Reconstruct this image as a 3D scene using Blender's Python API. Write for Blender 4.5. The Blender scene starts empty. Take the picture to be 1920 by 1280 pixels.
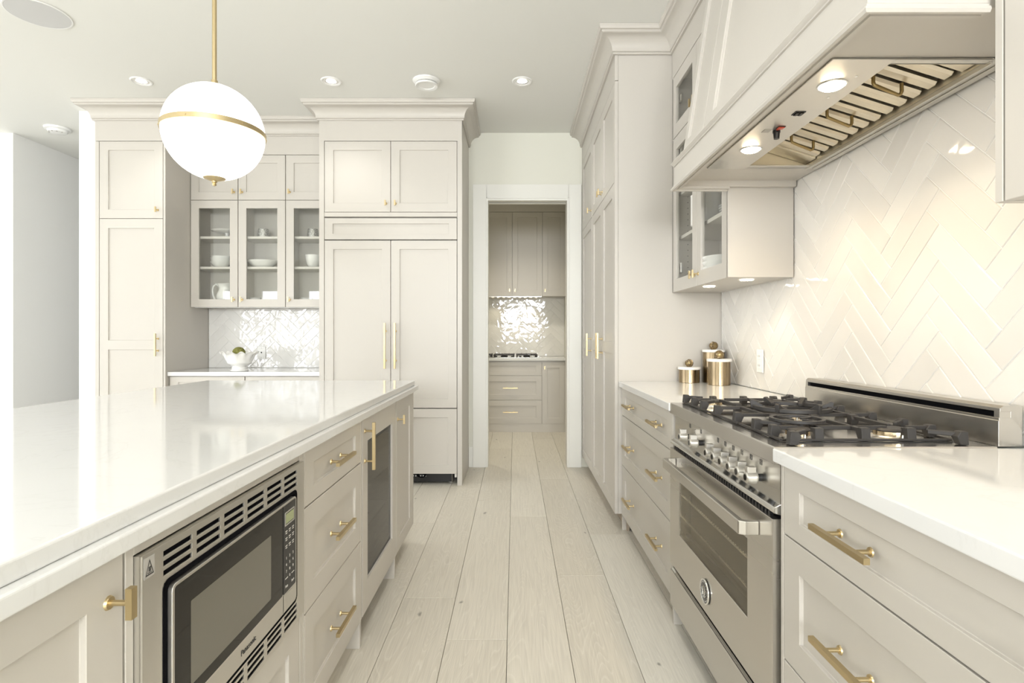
import bpy, bmesh, math, random
from mathutils import Vector, Matrix
random.seed(7)
SC = bpy.context.scene
COL = SC.collection
PI = math.pi

# ------------------------------------------------------------------ camera, light, exposure
F = 1040.0
CAM_H = 1.193
cam = bpy.data.cameras.new('camera'); camo = bpy.data.objects.new('camera', cam); COL.objects.link(camo)
camo.location = (0, 0, CAM_H); camo.rotation_euler = (PI/2, 0, 0)
cam.sensor_width = 36; cam.lens = F/1920*36
cam.shift_x = -5/1920; cam.shift_y = -10/1920
cam.clip_start = 0.05; cam.clip_end = 200
SC.camera = camo
SC.view_settings.view_transform = 'Standard'; SC.view_settings.look = 'None'
SC.view_settings.gamma = 1; SC.view_settings.use_curve_mapping = False
SC.view_settings.exposure = 0.47
W = bpy.data.worlds.new('world'); SC.world = W; W.use_nodes = True
wb = W.node_tree.nodes['Background']
wb.inputs[0].default_value = (0.93, 0.96, 1.0, 1); wb.inputs[1].default_value = 1.5

def area(name, loc, rot, sx, sy, power, col=(1, 1, 1), spread=PI):
    l = bpy.data.lights.new(name, 'AREA'); l.shape = 'RECTANGLE'; l.size = sx; l.size_y = sy
    l.energy = power; l.color = col; l.spread = spread
    o = bpy.data.objects.new(name, l); COL.objects.link(o); o.location = loc; o.rotation_euler = rot
    return o
DAY = (0.95, 0.97, 1.0)
WB = -4.2       # wall behind the camera
WL = -9.0       # far wall of the living area
# daylight through the openings in the wall behind the camera and in the living-area wall
for x, w in ((-7.0, 0.60), (-5.92, 0.84), (-4.785, 0.77)):
    area('daylight_patio', (x, WB-0.2, 1.22), (PI/2, 0, 0), w, 2.26, 42, DAY)
area('daylight_kitchen_window', (-0.2, WB-0.2, 1.85), (PI/2, 0, 0), 2.3, 1.1, 230, DAY)
area('daylight_living', (WL-0.2, 0.6, 1.35), (PI/2, 0, -PI/2), 6.4, 2.5, 150, DAY)
area('hall_fill', (-4.03, 8.65, 1.4), (-PI/2, 0, 0), 0.9, 2.2, 600, DAY)  # fill lamp added to brighten the hall; the end wall has no opening

# ------------------------------------------------------------------ materials
def nodes_of(name):
    m = bpy.data.materials.new(name); m.use_nodes = True
    nt = m.node_tree
    return m, nt, nt.nodes['Principled BSDF']
def principled(name, col, rough=0.5, metal=0.0, spec=0.5, coat=0.0, coat_rough=0.05, emis=None, estr=0):
    m, nt, b = nodes_of(name)
    b.inputs['Base Color'].default_value = (*col, 1)
    b.inputs['Roughness'].default_value = rough
    b.inputs['Metallic'].default_value = metal
    b.inputs['Specular IOR Level'].default_value = spec
    b.inputs['Coat Weight'].default_value = coat
    b.inputs['Coat Roughness'].default_value = coat_rough
    if emis:
        b.inputs['Emission Color'].default_value = (*emis, 1)
        b.inputs['Emission Strength'].default_value = estr
    return m
def N(nt, t, **kw):
    n = nt.nodes.new(t)
    for k, v in kw.items():
        if k in n.inputs: n.inputs[k].default_value = v
        else: setattr(n, k, v)
    return n
def fine(m, scale=60, strength=0.05, dist=0.001, rough_var=0.0, stretch=None, colvar=0.0):
    """fine surface relief and slight colour variation"""
    nt = m.node_tree; b = nt.nodes['Principled BSDF']
    tc = N(nt, 'ShaderNodeTexCoord'); src = tc.outputs['Object']
    if stretch:
        mp = N(nt, 'ShaderNodeMapping'); mp.inputs['Scale'].default_value = stretch
        nt.links.new(src, mp.inputs[0]); src = mp.outputs[0]
    no = N(nt, 'ShaderNodeTexNoise', Scale=scale, Detail=3.0); nt.links.new(src, no.inputs['Vector'])
    bu = N(nt, 'ShaderNodeBump', Strength=strength, Distance=dist); nt.links.new(no.outputs[0], bu.inputs['Height'])
    nt.links.new(bu.outputs[0], b.inputs['Normal'])
    if rough_var:
        r0 = b.inputs['Roughness'].default_value
        mr = N(nt, 'ShaderNodeMapRange'); mr.inputs[3].default_value = r0-rough_var; mr.inputs[4].default_value = r0+rough_var
        nt.links.new(no.outputs[0], mr.inputs[0]); nt.links.new(mr.outputs[0], b.inputs['Roughness'])
    if colvar:
        c = b.inputs['Base Color'].default_value[:]
        mx = N(nt, 'ShaderNodeMix', data_type='RGBA')
        mx.inputs[6].default_value = tuple(x*(1-colvar) for x in c[:3])+(1,); mx.inputs[7].default_value = tuple(min(1, x*(1+colvar)) for x in c[:3])+(1,)
        nt.links.new(no.outputs[0], mx.inputs[0]); nt.links.new(mx.outputs[2], b.inputs['Base Color'])
    return m

PAINT = fine(principled('greige_cabinet_paint', (0.56, 0.53, 0.482), 0.38), 90, 0.03, 0.0006)
INNER = fine(principled('cabinet_interior_paint', (0.68, 0.65, 0.60), 0.45), 90, 0.03, 0.0006)
WALLP = fine(principled('wall_paint', (0.79, 0.785, 0.70), 0.6), 120, 0.04, 0.0006)
HALLP = fine(principled('hall_wall_paint', (0.88, 0.875, 0.855), 0.6), 120, 0.04, 0.0006)
CEILP = fine(principled('ceiling_paint', (0.80, 0.80, 0.765), 0.7), 120, 0.04, 0.0006)
TRIMP = fine(principled('white_trim_paint', (0.83, 0.825, 0.775), 0.4), 90, 0.02, 0.0005)
WHITEP = fine(principled('white_plastic', (0.82, 0.82, 0.80), 0.35), 90, 0.02, 0.0005)
CERAM = fine(principled('white_ceramic', (0.86, 0.855, 0.83), 0.12, coat=0.4), 30, 0.03, 0.001)
BRASS = fine(principled('satin_brass', (0.60, 0.485, 0.285), 0.34, 1.0), 300, 0.03, 0.0003, 0.06, (1, 1, 0.06))
GOLD = fine(principled('brushed_gold', (0.31, 0.24, 0.15), 0.28, 1.0), 120, 0.04, 0.0006, 0.06, (1, 1, 0.02), 0.45)
BRONZE = fine(principled('aged_brass', (0.36, 0.27, 0.13), 0.35, 1.0), 120, 0.1, 0.0005)
STEEL = fine(principled('brushed_steel', (0.60, 0.58, 0.545), 0.27, 1.0), 14, 0.003, 0.0002, 0.02, (0.05, 1, 1))
STEELV = fine(principled('satin_steel', (0.66, 0.64, 0.60), 0.36, 1.0), 30, 0.004, 0.0003, 0.05)
BAFFLE = fine(principled('baffle_steel', (0.74, 0.68, 0.56), 0.40, 1.0), 40, 0.10, 0.0006, 0.08, (1, 0.1, 1), 0.12)
CHROME = fine(principled('polished_chrome', (0.80, 0.80, 0.79), 0.12, 1.0), 60, 0.02, 0.0003)
IRON = fine(principled('cast_iron', (0.030, 0.027, 0.025), 0.5), 250, 0.15, 0.0005)
DECK = fine(principled('mirror_steel', (0.68, 0.66, 0.63), 0.20, 1.0), 14, 0.002, 0.0002, 0.02, (0.05, 1, 1))
BLACK = fine(principled('black_plastic', (0.012, 0.012, 0.013), 0.35), 200, 0.04, 0.0003)
VOID = fine(principled('dark_void', (0.004, 0.004, 0.005), 0.9, spec=0.05), 60, 0.02, 0.0003)  # near-black stand-in for shade inside gaps, slots and hollows
DGLASS = principled('dark_glass', (0.018, 0.016, 0.013), 0.04, spec=0.2)
fine(DGLASS, 8, 0.004, 0.001)
MESHW = fine(principled('microwave_window_screen', (0.135, 0.125, 0.10), 0.10, spec=0.7), 500, 0.05, 0.0002)
LCD = fine(principled('green_display', (0.34, 0.38, 0.20), 0.3), 100, 0.02, 0.0002)
PRINTW = fine(principled('white_print', (0.72, 0.70, 0.66), 0.6), 100, 0.02, 0.0002)
PRINTB = fine(principled('black_print', (0.02, 0.02, 0.02), 0.5), 100, 0.02, 0.0002)
STICK = fine(principled('silver_sticker', (0.42, 0.40, 0.37), 0.5), 100, 0.02, 0.0002)
RED = fine(principled('red_rocker', (0.55, 0.07, 0.03), 0.3), 100, 0.02, 0.0002)
MOSS = fine(principled('olive_moss', (0.20, 0.20, 0.05), 0.95), 55, 1.0, 0.02, 0, None, 0.45)
GROUT = fine(principled('grout', (0.80, 0.79, 0.76), 0.8), 200, 0.1, 0.0005)
MARBLE = fine(principled('white_marble_lid', (0.84, 0.82, 0.78), 0.25), 20, 0.03, 0.0005, 0, None, 0.05)
SILVER, _nt, _b = nodes_of('hammered_silver')
_b.inputs['Metallic'].default_value = 0.6; _b.inputs['Roughness'].default_value = 0.3
_tc = N(_nt, 'ShaderNodeTexCoord'); _vo = N(_nt, 'ShaderNodeTexVoronoi', Scale=150.0); _nt.links.new(_tc.outputs['Object'], _vo.inputs['Vector'])
_rp = N(_nt, 'ShaderNodeValToRGB'); _rp.color_ramp.elements[0].position = 0.25; _rp.color_ramp.elements[0].color = (0.88, 0.88, 0.86, 1); _rp.color_ramp.elements[1].position = 0.62; _rp.color_ramp.elements[1].color = (0.38, 0.37, 0.35, 1)
_nt.links.new(_vo.outputs['Distance'], _rp.inputs[0]); _nt.links.new(_rp.outputs[0], _b.inputs['Base Color'])
_bu = N(_nt, 'ShaderNodeBump', Strength=0.8, Distance=0.002); _nt.links.new(_vo.outputs['Distance'], _bu.inputs['Height']); _nt.links.new(_bu.outputs[0], _b.inputs['Normal'])
COPPER = fine(principled('burner_brass', (0.72, 0.58, 0.38), 0.25, 1.0), 60, 0.05, 0.001)
TOE = fine(principled('toe_kick_oak', (0.42, 0.35, 0.27), 0.6), 20, 0.1, 0.001, 0, (0.1, 1, 1), 0.2)
def emissive(name, col, s):
    m, nt, b = nodes_of(name)
    b.inputs['Base Color'].default_value = (0.9, 0.9, 0.88, 1); b.inputs['Roughness'].default_value = 0.2
    b.inputs['Emission Color'].default_value = (*col, 1); b.inputs['Emission Strength'].default_value = s
    tc = N(nt, 'ShaderNodeTexCoord'); no = N(nt, 'ShaderNodeTexNoise', Scale=4.0)
    nt.links.new(tc.outputs['Object'], no.inputs['Vector'])
    bu = N(nt, 'ShaderNodeBump', Strength=0.01, Distance=0.001); nt.links.new(no.outputs[0], bu.inputs['Height']); nt.links.new(bu.outputs[0], b.inputs['Normal'])
    return m
GLOBE = emissive('opal_glass_lit', (1.0, 0.96, 0.90), 2.2)
BULB = emissive('warm_lamp', (1.0, 0.80, 0.52), 45.0)
PUCKM = emissive('puck_lens', (1.0, 0.90, 0.72), 14.0)
CANM = emissive('recessed_lamp', (1.0, 0.95, 0.86), 3.0)

def glass(name, tint, base_refl=0.05, rough=0.0):
    m = bpy.data.materials.new(name); m.use_nodes = True; nt = m.node_tree; nt.nodes.clear()
    out = N(nt, 'ShaderNodeOutputMaterial'); mx = N(nt, 'ShaderNodeMixShader')
    tr = N(nt, 'ShaderNodeBsdfTransparent'); gl = N(nt, 'ShaderNodeBsdfGlossy')
    tr.inputs[0].default_value = (*tint, 1); gl.inputs['Roughness'].default_value = rough
    fr = N(nt, 'ShaderNodeFresnel'); fr.inputs[0].default_value = 1.45
    ge = N(nt, 'ShaderNodeNewGeometry')
    # the pane is thin: use the same reflectance on entry and exit
    tc = N(nt, 'ShaderNodeTexCoord'); no = N(nt, 'ShaderNodeTexNoise', Scale=3.0); nt.links.new(tc.outputs['Object'], no.inputs['Vector'])
    bu = N(nt, 'ShaderNodeBump', Strength=0.01, Distance=0.002); nt.links.new(no.outputs[0], bu.inputs['Height'])
    nt.links.new(bu.outputs[0], gl.inputs['Normal'])
    lw = N(nt, 'ShaderNodeLayerWeight'); lw.inputs[0].default_value = 0.12
    mr = N(nt, 'ShaderNodeMapRange'); mr.inputs[3].default_value = base_refl; mr.inputs[4].default_value = 1.0
    pw = N(nt, 'ShaderNodeMath', operation='POWER'); pw.inputs[1].default_value = 2.0
    nt.links.new(lw.outputs['Facing'], pw.inputs[0]); nt.links.new(pw.outputs[0], mr.inputs[0])
    nt.links.new(mr.outputs[0], mx.inputs[0]); nt.links.new(tr.outputs[0], mx.inputs[1]); nt.links.new(gl.outputs[0], mx.inputs[2])
    nt.links.new(mx.outputs[0], out.inputs[0])
    return m
GLASS = glass('clear_cabinet_glass', (0.97, 0.975, 0.965), 0.05)
OVENG = glass('tinted_oven_glass', (0.80, 0.77, 0.70), 0.10)
COOLG = glass('tinted_cooler_glass', (0.42, 0.42, 0.42), 0.20)

def quartz():
    m, nt, b = nodes_of('white_quartz')
    b.inputs['Roughness'].default_value = 0.07; b.inputs['Specular IOR Level'].default_value = 0.55
    tc = N(nt, 'ShaderNodeTexCoord')
    n1 = N(nt, 'ShaderNodeTexNoise', Scale=2.2, Detail=6.0, Roughness=0.6, Distortion=1.6)
    nt.links.new(tc.outputs['Object'], n1.inputs['Vector'])
    r = N(nt, 'ShaderNodeValToRGB'); e = r.color_ramp.elements
    e[0].position = 0.485; e[0].color = (0, 0, 0, 1); e[1].position = 0.5; e[1].color = (1, 1, 1, 1)
    x = e.new(0.515); x.color = (0, 0, 0, 1)
    nt.links.new(n1.outputs[0], r.inputs[0])
    n2 = N(nt, 'ShaderNodeTexNoise', Scale=5.0, Detail=2.0); nt.links.new(tc.outputs['Object'], n2.inputs['Vector'])
    mm = N(nt, 'ShaderNodeMath', operation='MULTIPLY'); nt.links.new(r.outputs[0], mm.inputs[0]); nt.links.new(n2.outputs[0], mm.inputs[1])
    m2 = N(nt, 'ShaderNodeMath', operation='MULTIPLY'); m2.inputs[1].default_value = 0.22; nt.links.new(mm.outputs[0], m2.inputs[0])
    mx = N(nt, 'ShaderNodeMix', data_type='RGBA'); mx.inputs[6].default_value = (0.74, 0.74, 0.73, 1); mx.inputs[7].default_value = (0.52, 0.51, 0.48, 1)
    nt.links.new(m2.outputs[0], mx.inputs[0]); nt.links.new(mx.outputs[2], b.inputs['Base Color'])
    return m
QUARTZ = quartz()

def tile_mat(name, col, wav, scale, rough=0.06):
    m, nt, b = nodes_of(name)
    b.inputs['Roughness'].default_value = rough; b.inputs['Specular IOR Level'].default_value = 0.6
    tc = N(nt, 'ShaderNodeTexCoord'); oi = N(nt, 'ShaderNodeObjectInfo')
    mu = N(nt, 'ShaderNodeVectorMath', operation='SCALE'); mu.inputs[0].default_value = (13, 7, 5); nt.links.new(oi.outputs['Random'], mu.inputs['Scale'])
    ad = N(nt, 'ShaderNodeVectorMath', operation='ADD'); nt.links.new(tc.outputs['Object'], ad.inputs[0]); nt.links.new(mu.outputs[0], ad.inputs[1])
    no = N(nt, 'ShaderNodeTexNoise', Scale=scale, Detail=1.0, Distortion=0.6); nt.links.new(ad.outputs[0], no.inputs['Vector'])
    bu = N(nt, 'ShaderNodeBump', Strength=1.0, Distance=wav); nt.links.new(no.outputs[0], bu.inputs['Height']); nt.links.new(bu.outputs[0], b.inputs['Normal'])
    mx = N(nt, 'ShaderNodeMix', data_type='RGBA')
    mx.inputs[6].default_value = (*[c*0.94 for c in col], 1); mx.inputs[7].default_value = (*[min(1, c*1.03) for c in col], 1)
    nt.links.new(oi.outputs['Random'], mx.inputs[0]); nt.links.new(mx.outputs[2], b.inputs['Base Color'])
    return m
TILE = tile_mat('glazed_white_tile', (0.74, 0.72, 0.68), 0.0022, 9.0)
TILEB = tile_mat('butler_glazed_tile', (0.80, 0.785, 0.745), 0.0045, 9.0)
TILEW = tile_mat('wavy_glazed_white_tile', (0.80, 0.79, 0.765), 0.0058, 10.0)

def oak():
    m, nt, b = nodes_of('whitewashed_oak')
    b.inputs['Roughness'].default_value = 0.42
    tc = N(nt, 'ShaderNodeTexCoord'); oi = N(nt, 'ShaderNodeObjectInfo')
    mu = N(nt, 'ShaderNodeVectorMath', operation='SCALE'); mu.inputs[0].default_value = (31, 17, 23); nt.links.new(oi.outputs['Random'], mu.inputs['Scale'])
    ad = N(nt, 'ShaderNodeVectorMath', operation='ADD'); nt.links.new(tc.outputs['Object'], ad.inputs[0]); nt.links.new(mu.outputs[0], ad.inputs[1])
    mp = N(nt, 'ShaderNodeMapping'); mp.inputs['Scale'].default_value = (6.0, 0.85, 1.0); nt.links.new(ad.outputs[0], mp.inputs[0])
    n1 = N(nt, 'ShaderNodeTexNoise', Scale=1.0, Detail=1.5, Roughness=0.45, Distortion=0.5); nt.links.new(mp.outputs[0], n1.inputs['Vector'])
    m1 = N(nt, 'ShaderNodeMath', operation='MULTIPLY'); m1.inputs[1].default_value = 52.0; nt.links.new(n1.outputs[0], m1.inputs[0])
    fr = N(nt, 'ShaderNodeMath', operation='FRACT'); nt.links.new(m1.outputs[0], fr.inputs[0])
    rr = N(nt, 'ShaderNodeValToRGB'); e = rr.color_ramp.elements
    e[0].position = 0.0; e[0].color = (1, 1, 1, 1); e[1].position = 1.0; e[1].color = (0.45, 0.45, 0.45, 1)
    x = e.new(0.25); x.color = (0.15, 0.15, 0.15, 1)
    nt.links.new(fr.outputs[0], rr.inputs[0])
    # pores
    mp2 = N(nt, 'ShaderNodeMapping'); mp2.inputs['Scale'].default_value = (160, 5, 1); nt.links.new(ad.outputs[0], mp2.inputs[0])
    n2 = N(nt, 'ShaderNodeTexNoise', Scale=1.0, Detail=2.0); nt.links.new(mp2.outputs[0], n2.inputs['Vector'])
    # per-plank tone
    tone = N(nt, 'ShaderNodeMix', data_type='RGBA')
    tone.inputs[6].default_value = (0.60, 0.56, 0.48, 1); tone.inputs[7].default_value = (0.71, 0.675, 0.595, 1)
    nt.links.new(oi.outputs['Random'], tone.inputs[0])
    c2 = N(nt, 'ShaderNodeMix', data_type='RGBA', blend_type='MIX'); c2.inputs[7].default_value = (0.84, 0.81, 0.73, 1)
    s1 = N(nt, 'ShaderNodeMath', operation='MULTIPLY'); s1.inputs[1].default_value = 0.45; nt.links.new(rr.outputs[0], s1.inputs[0])
    nt.links.new(s1.outputs[0], c2.inputs[0]); nt.links.new(tone.outputs[2], c2.inputs[6])
    c3 = N(nt, 'ShaderNodeMix', data_type='RGBA', blend_type='MULTIPLY'); c3.inputs[0].default_value = 0.35
    nt.links.new(c2.outputs[2], c3.inputs[6]); nt.links.new(n2.outputs[0], c3.inputs[7])
    g = N(nt, 'ShaderNodeMapRange'); g.inputs[1].default_value = 0.3; g.inputs[2].default_value = 0.6; g.inputs[3].default_value = 0.7; g.inputs[4].default_value = 1.0
    nt.links.new(n2.outputs[0], g.inputs[0]); nt.links.new(g.outputs[0], c3.inputs[7])
    # knots and checks
    mp3 = N(nt, 'ShaderNodeMapping'); mp3.inputs['Scale'].default_value = (3.2, 1.5, 1); nt.links.new(ad.outputs[0], mp3.inputs[0])
    n4 = N(nt, 'ShaderNodeTexNoise', Scale=9.0, Detail=2.0); nt.links.new(ad.outputs[0], n4.inputs['Vector'])
    wv = N(nt, 'ShaderNodeMix', data_type='RGBA', blend_type='LINEAR_LIGHT'); wv.inputs[0].default_value = 0.10
    nt.links.new(mp3.outputs[0], wv.inputs[6]); nt.links.new(n4.outputs['Color'], wv.inputs[7])
    vo = N(nt, 'ShaderNodeTexVoronoi', voronoi_dimensions='2D', Scale=0.55); nt.links.new(wv.outputs[2], vo.inputs['Vector'])
    kr = N(nt, 'ShaderNodeMapRange'); kr.inputs[1].default_value = 0.004; kr.inputs[2].default_value = 0.017; kr.inputs[3].default_value = 0.8; kr.inputs[4].default_value = 0.0
    nt.links.new(vo.outputs['Distance'], kr.inputs[0])
    c4 = N(nt, 'ShaderNodeMix', data_type='RGBA'); c4.inputs[7].default_value = (0.16, 0.145, 0.12, 1)
    nt.links.new(kr.outputs[0], c4.inputs[0]); nt.links.new(c3.outputs[2], c4.inputs[6])
    nt.links.new(c4.outputs[2], b.inputs['Base Color'])
    bu = N(nt, 'ShaderNodeBump', Strength=0.25, Distance=0.001); nt.links.new(n2.outputs[0], bu.inputs['Height']); nt.links.new(bu.outputs[0], b.inputs['Normal'])
    return m
OAK = oak()

# ------------------------------------------------------------------ mesh helpers
class M:
    def __init__(s): s.v = []; s.f = []
    def add(s, vs, fs):
        n = len(s.v); s.v += [tuple(v) for v in vs]; s.f += [tuple(i+n for i in f) for f in fs]; return s
    def box(s, x0, x1, y0, y1, z0, z1):
        if x0 > x1: x0, x1 = x1, x0
        if y0 > y1: y0, y1 = y1, y0
        if z0 > z1: z0, z1 = z1, z0
        return s.add([(x0,y0,z0),(x1,y0,z0),(x1,y1,z0),(x0,y1,z0),(x0,y0,z1),(x1,y0,z1),(x1,y1,z1),(x0,y1,z1)],
                     [(0,3,2,1),(4,5,6,7),(0,1,5,4),(1,2,6,5),(2,3,7,6),(3,0,4,7)])
    def cyl(s, p0, p1, r, n=16, r1=None, cap=True):
        p0 = Vector(p0); p1 = Vector(p1); d = (p1-p0).normalized()
        a = d.orthogonal().normalized(); b = d.cross(a)
        r1 = r if r1 is None else r1
        vs = []
        for p, q in ((p0, r), (p1, r1)):
            for i in range(n):
                t = 2*PI*i/n; vs.append(p+a*math.cos(t)*q+b*math.sin(t)*q)
        fs = [(i, (i+1) % n, n+(i+1) % n, n+i) for i in range(n)]
        if cap: fs += [tuple(range(n-1, -1, -1)), tuple(range(n, 2*n))]
        return s.add(vs, fs)
    def lathe(s, prof, c=(0, 0, 0), n=32, mod=None, closed=False):
        """prof: (r, z) from bottom to top about the vertical through c"""
        vs = []; k = len(prof)
        for j, (r, z) in enumerate(prof):
            for i in range(n):
                t = 2*PI*i/n
                rr, zz = (r, z) if mod is None else mod(r, z, t, j)
                vs.append((c[0]+rr*math.cos(t), c[1]+rr*math.sin(t), c[2]+zz))
        fs = []
        for j in range(k-1):
            for i in range(n):
                a = j*n+i; b = j*n+(i+1) % n
                fs.append((a, b, b+n, a+n))
        if prof[0][0] > 1e-6 and not closed: fs.append(tuple(range(n-1, -1, -1)))
        if prof[-1][0] > 1e-6 and not closed: fs.append(tuple(range((k-1)*n, k*n)))
        return s.add(vs, fs)
    def prism(s, poly, x0, x1):
        """poly of (y, z) extruded along x"""
        k = len(poly)
        vs = [(x0, y, z) for y, z in poly]+[(x1, y, z) for y, z in poly]
        fs = [(i, (i+1) % k, k+(i+1) % k, k+i) for i in range(k)]+[tuple(range(k-1, -1, -1)), tuple(range(k, 2*k))]
        return s.add(vs, fs)
    def slab(s, poly, z0, z1):
        """poly of (x, y) extruded along z"""
        k = len(poly)
        vs = [(x, y, z0) for x, y in poly]+[(x, y, z1) for x, y in poly]
        fs = [(i, (i+1) % k, k+(i+1) % k, k+i) for i in range(k)]+[tuple(range(k-1, -1, -1)), tuple(range(k, 2*k))]
        return s.add(vs, fs)
    def ring(s, c, r, rt, n=32, m=8, sz=1.0):
        vs = []
        for i in range(n):
            t = 2*PI*i/n
            for j in range(m):
                u = 2*PI*j/m; q = r+rt*math.cos(u)
                vs.append((c[0]+q*math.cos(t), c[1]+q*math.sin(t), c[2]+rt*sz*math.sin(u)))
        fs = [(i*m+j, ((i+1) % n)*m+j, ((i+1) % n)*m+(j+1) % m, i*m+(j+1) % m) for i in range(n) for j in range(m)]
        return s.add(vs, fs)
    def tube(s, pts, r, m=8):
        pts = [Vector(p) for p in pts]; k = len(pts); vs = []
        d0 = (pts[1]-pts[0]).normalized(); a = d0.orthogonal().normalized()
        for i, p in enumerate(pts):
            d = ((pts[min(i+1, k-1)]-pts[i]).normalized()+(pts[i]-pts[max(i-1, 0)]).normalized()).normalized()
            a = (a-d*a.dot(d)).normalized(); b = d.cross(a)
            for j in range(m):
                u = 2*PI*j/m; vs.append(p+a*math.cos(u)*r+b*math.sin(u)*r)
        fs = [(i*m+j, i*m+(j+1) % m, (i+1)*m+(j+1) % m, (i+1)*m+j) for i in range(k-1) for j in range(m)]
        fs += [tuple(range(m-1, -1, -1)), tuple(range((k-1)*m, k*m))]
        return s.add(vs, fs)
    def grid(s, xs, zs, depth, t, y0=0.0, mp=None):
        """a board in the xz plane whose front is at y0 and back at y0+t; depth(i,j) gives the recess of a cell, None for an opening"""
        mp = mp or (lambda x, y, z: (x, y, z))
        nx, nz = len(xs)-1, len(zs)-1
        D = lambda i, j: (t if not (0 <= i < nx and 0 <= j < nz) else (t if depth(i, j) is None else depth(i, j)))
        for i in range(nx):
            for j in range(nz):
                d = depth(i, j)
                X0, X1, Z0, Z1 = xs[i], xs[i+1], zs[j], zs[j+1]
                if d is not None:
                    s.add([mp(X0, y0+d, Z0), mp(X1, y0+d, Z0), mp(X1, y0+d, Z1), mp(X0, y0+d, Z1)], [(0, 1, 2, 3)])
                    s.add([mp(X0, y0+t, Z0), mp(X1, y0+t, Z0), mp(X1, y0+t, Z1), mp(X0, y0+t, Z1)], [(3, 2, 1, 0)])
        for i in range(nx+1):
            for j in range(nz):
                a, b = D(i-1, j), D(i, j)
                if abs(a-b) > 1e-7:
                    q = [mp(xs[i], y0+a, zs[j]), mp(xs[i], y0+b, zs[j]), mp(xs[i], y0+b, zs[j+1]), mp(xs[i], y0+a, zs[j+1])]
                    s.add(q, [(0, 1, 2, 3)])
        for j in range(nz+1):
            for i in range(nx):
                a, b = D(i, j-1), D(i, j)
                if abs(a-b) > 1e-7:
                    q = [mp(xs[i], y0+a, zs[j]), mp(xs[i+1], y0+a, zs[j]), mp(xs[i+1], y0+b, zs[j]), mp(xs[i], y0+b, zs[j])]
                    s.add(q, [(0, 1, 2, 3)])
        return s
    def mesh(s, name, smooth=False, angle=35):
        me = bpy.data.meshes.new(name); me.from_pydata(s.v, [], s.f); me.validate()
        bm = bmesh.new(); bm.from_mesh(me)
        bmesh.ops.remove_doubles(bm, verts=bm.verts, dist=1e-6)
        bmesh.ops.recalc_face_normals(bm, faces=bm.faces)
        bm.to_mesh(me); bm.free()
        if smooth:
            for p in me.polygons: p.use_smooth = True
            me.set_sharp_from_angle(angle=math.radians(angle))
        return me
    def build(s, name, mat, parent=None, bevel=0, seg=1, smooth=False, angle=35):
        me = s.mesh(name, smooth, angle); me.materials.append(mat)
        return put(name, me, parent, bevel, seg)

def put(name, me, parent=None, bevel=0, seg=1, loc=(0, 0, 0), rot=(0, 0, 0)):
    o = bpy.data.objects.new(name, me); COL.objects.link(o)
    o.location = loc; o.rotation_euler = rot
    if parent: o.parent = parent
    if bevel:
        b = o.modifiers.new('bevel', 'BEVEL'); b.width = bevel; b.segments = seg; b.limit_method = 'ANGLE'; b.angle_limit = math.radians(40)
    return o
def tag(o, label, cat, group=None, kind=None):
    o['label'] = label; o['category'] = cat
    if group: o['group'] = group
    if kind: o['kind'] = kind
    return o
def struct(o): o['kind'] = 'structure'; return o
def root(name, loc, rz, label, cat, group=None):
    o = bpy.data.objects.new(name, None); COL.objects.link(o)
    o.location = loc; o.rotation_euler = (0, 0, rz); o.empty_display_size = 0.1
    return tag(o, label, cat, group)
def text(name, s, size, mat, parent, loc, rot, extrude=0.0004, italic=0.0, align='CENTER'):
    cu = bpy.data.curves.new(name, 'FONT'); cu.body = s; cu.size = size; cu.extrude = extrude; cu.shear = italic
    cu.align_x = align; cu.align_y = 'CENTER'; cu.resolution_u = 3
    t = bpy.data.objects.new(name, cu); COL.objects.link(t)
    me = bpy.data.meshes.new_from_object(t.evaluated_get(bpy.context.evaluated_depsgraph_get()))
    bpy.data.objects.remove(t); bpy.data.curves.remove(cu)
    me.materials.clear(); me.materials.append(mat); me.name = name
    return put(name, me, parent, loc=loc, rot=rot)

R_WALL = 0.0          # fronts face the camera (-Y)
R_ISL = PI/2          # fronts face +X
R_RGT = -PI/2         # fronts face -X

# ------------------------------------------------------------------ handles (shared meshes)
def handle_mesh(L, sp, bar=0.0115, out=0.030):
    m = M(); h = bar/2
    m.box(-L/2, L/2, -out-bar, -out, -h, h)
    for s in (-1, 1):
        m.cyl((s*sp/2, 0, 0), (s*sp/2, -out, 0), 0.0045, 12)
        m.cyl((s*sp/2, 0, 0), (s*sp/2, -0.003, 0), 0.0095, 16, 0.0085)
    me = m.mesh('bar_handle', True, 30); me.materials.append(BRASS); return me
def knob_mesh(L=0.045, bar=0.012, out=0.028):
    m = M(); h = bar/2
    m.box(-L/2, L/2, -out-bar*0.8, -out, -h, h)
    m.cyl((0, 0, 0), (0, -out, 0), 0.0042, 12)
    m.cyl((0, 0, 0), (0, -0.0035, 0), 0.0105, 18, 0.009)
    me = m.mesh('bar_knob', True, 30); me.materials.append(BRASS); return me
HB = handle_mesh(0.185, 0.096)
HP = handle_mesh(0.180, 0.096)
HF = handle_mesh(0.360, 0.235, 0.014, 0.034)
KN = knob_mesh()
KNS = knob_mesh(0.042, 0.011, 0.026)
def handle(me, parent, x, z, vertical=False, y=0.0, name='handle'):
    return put(name, me, parent, loc=(x, y, z), rot=(0, PI/2 if vertical else 0, 0))

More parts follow.
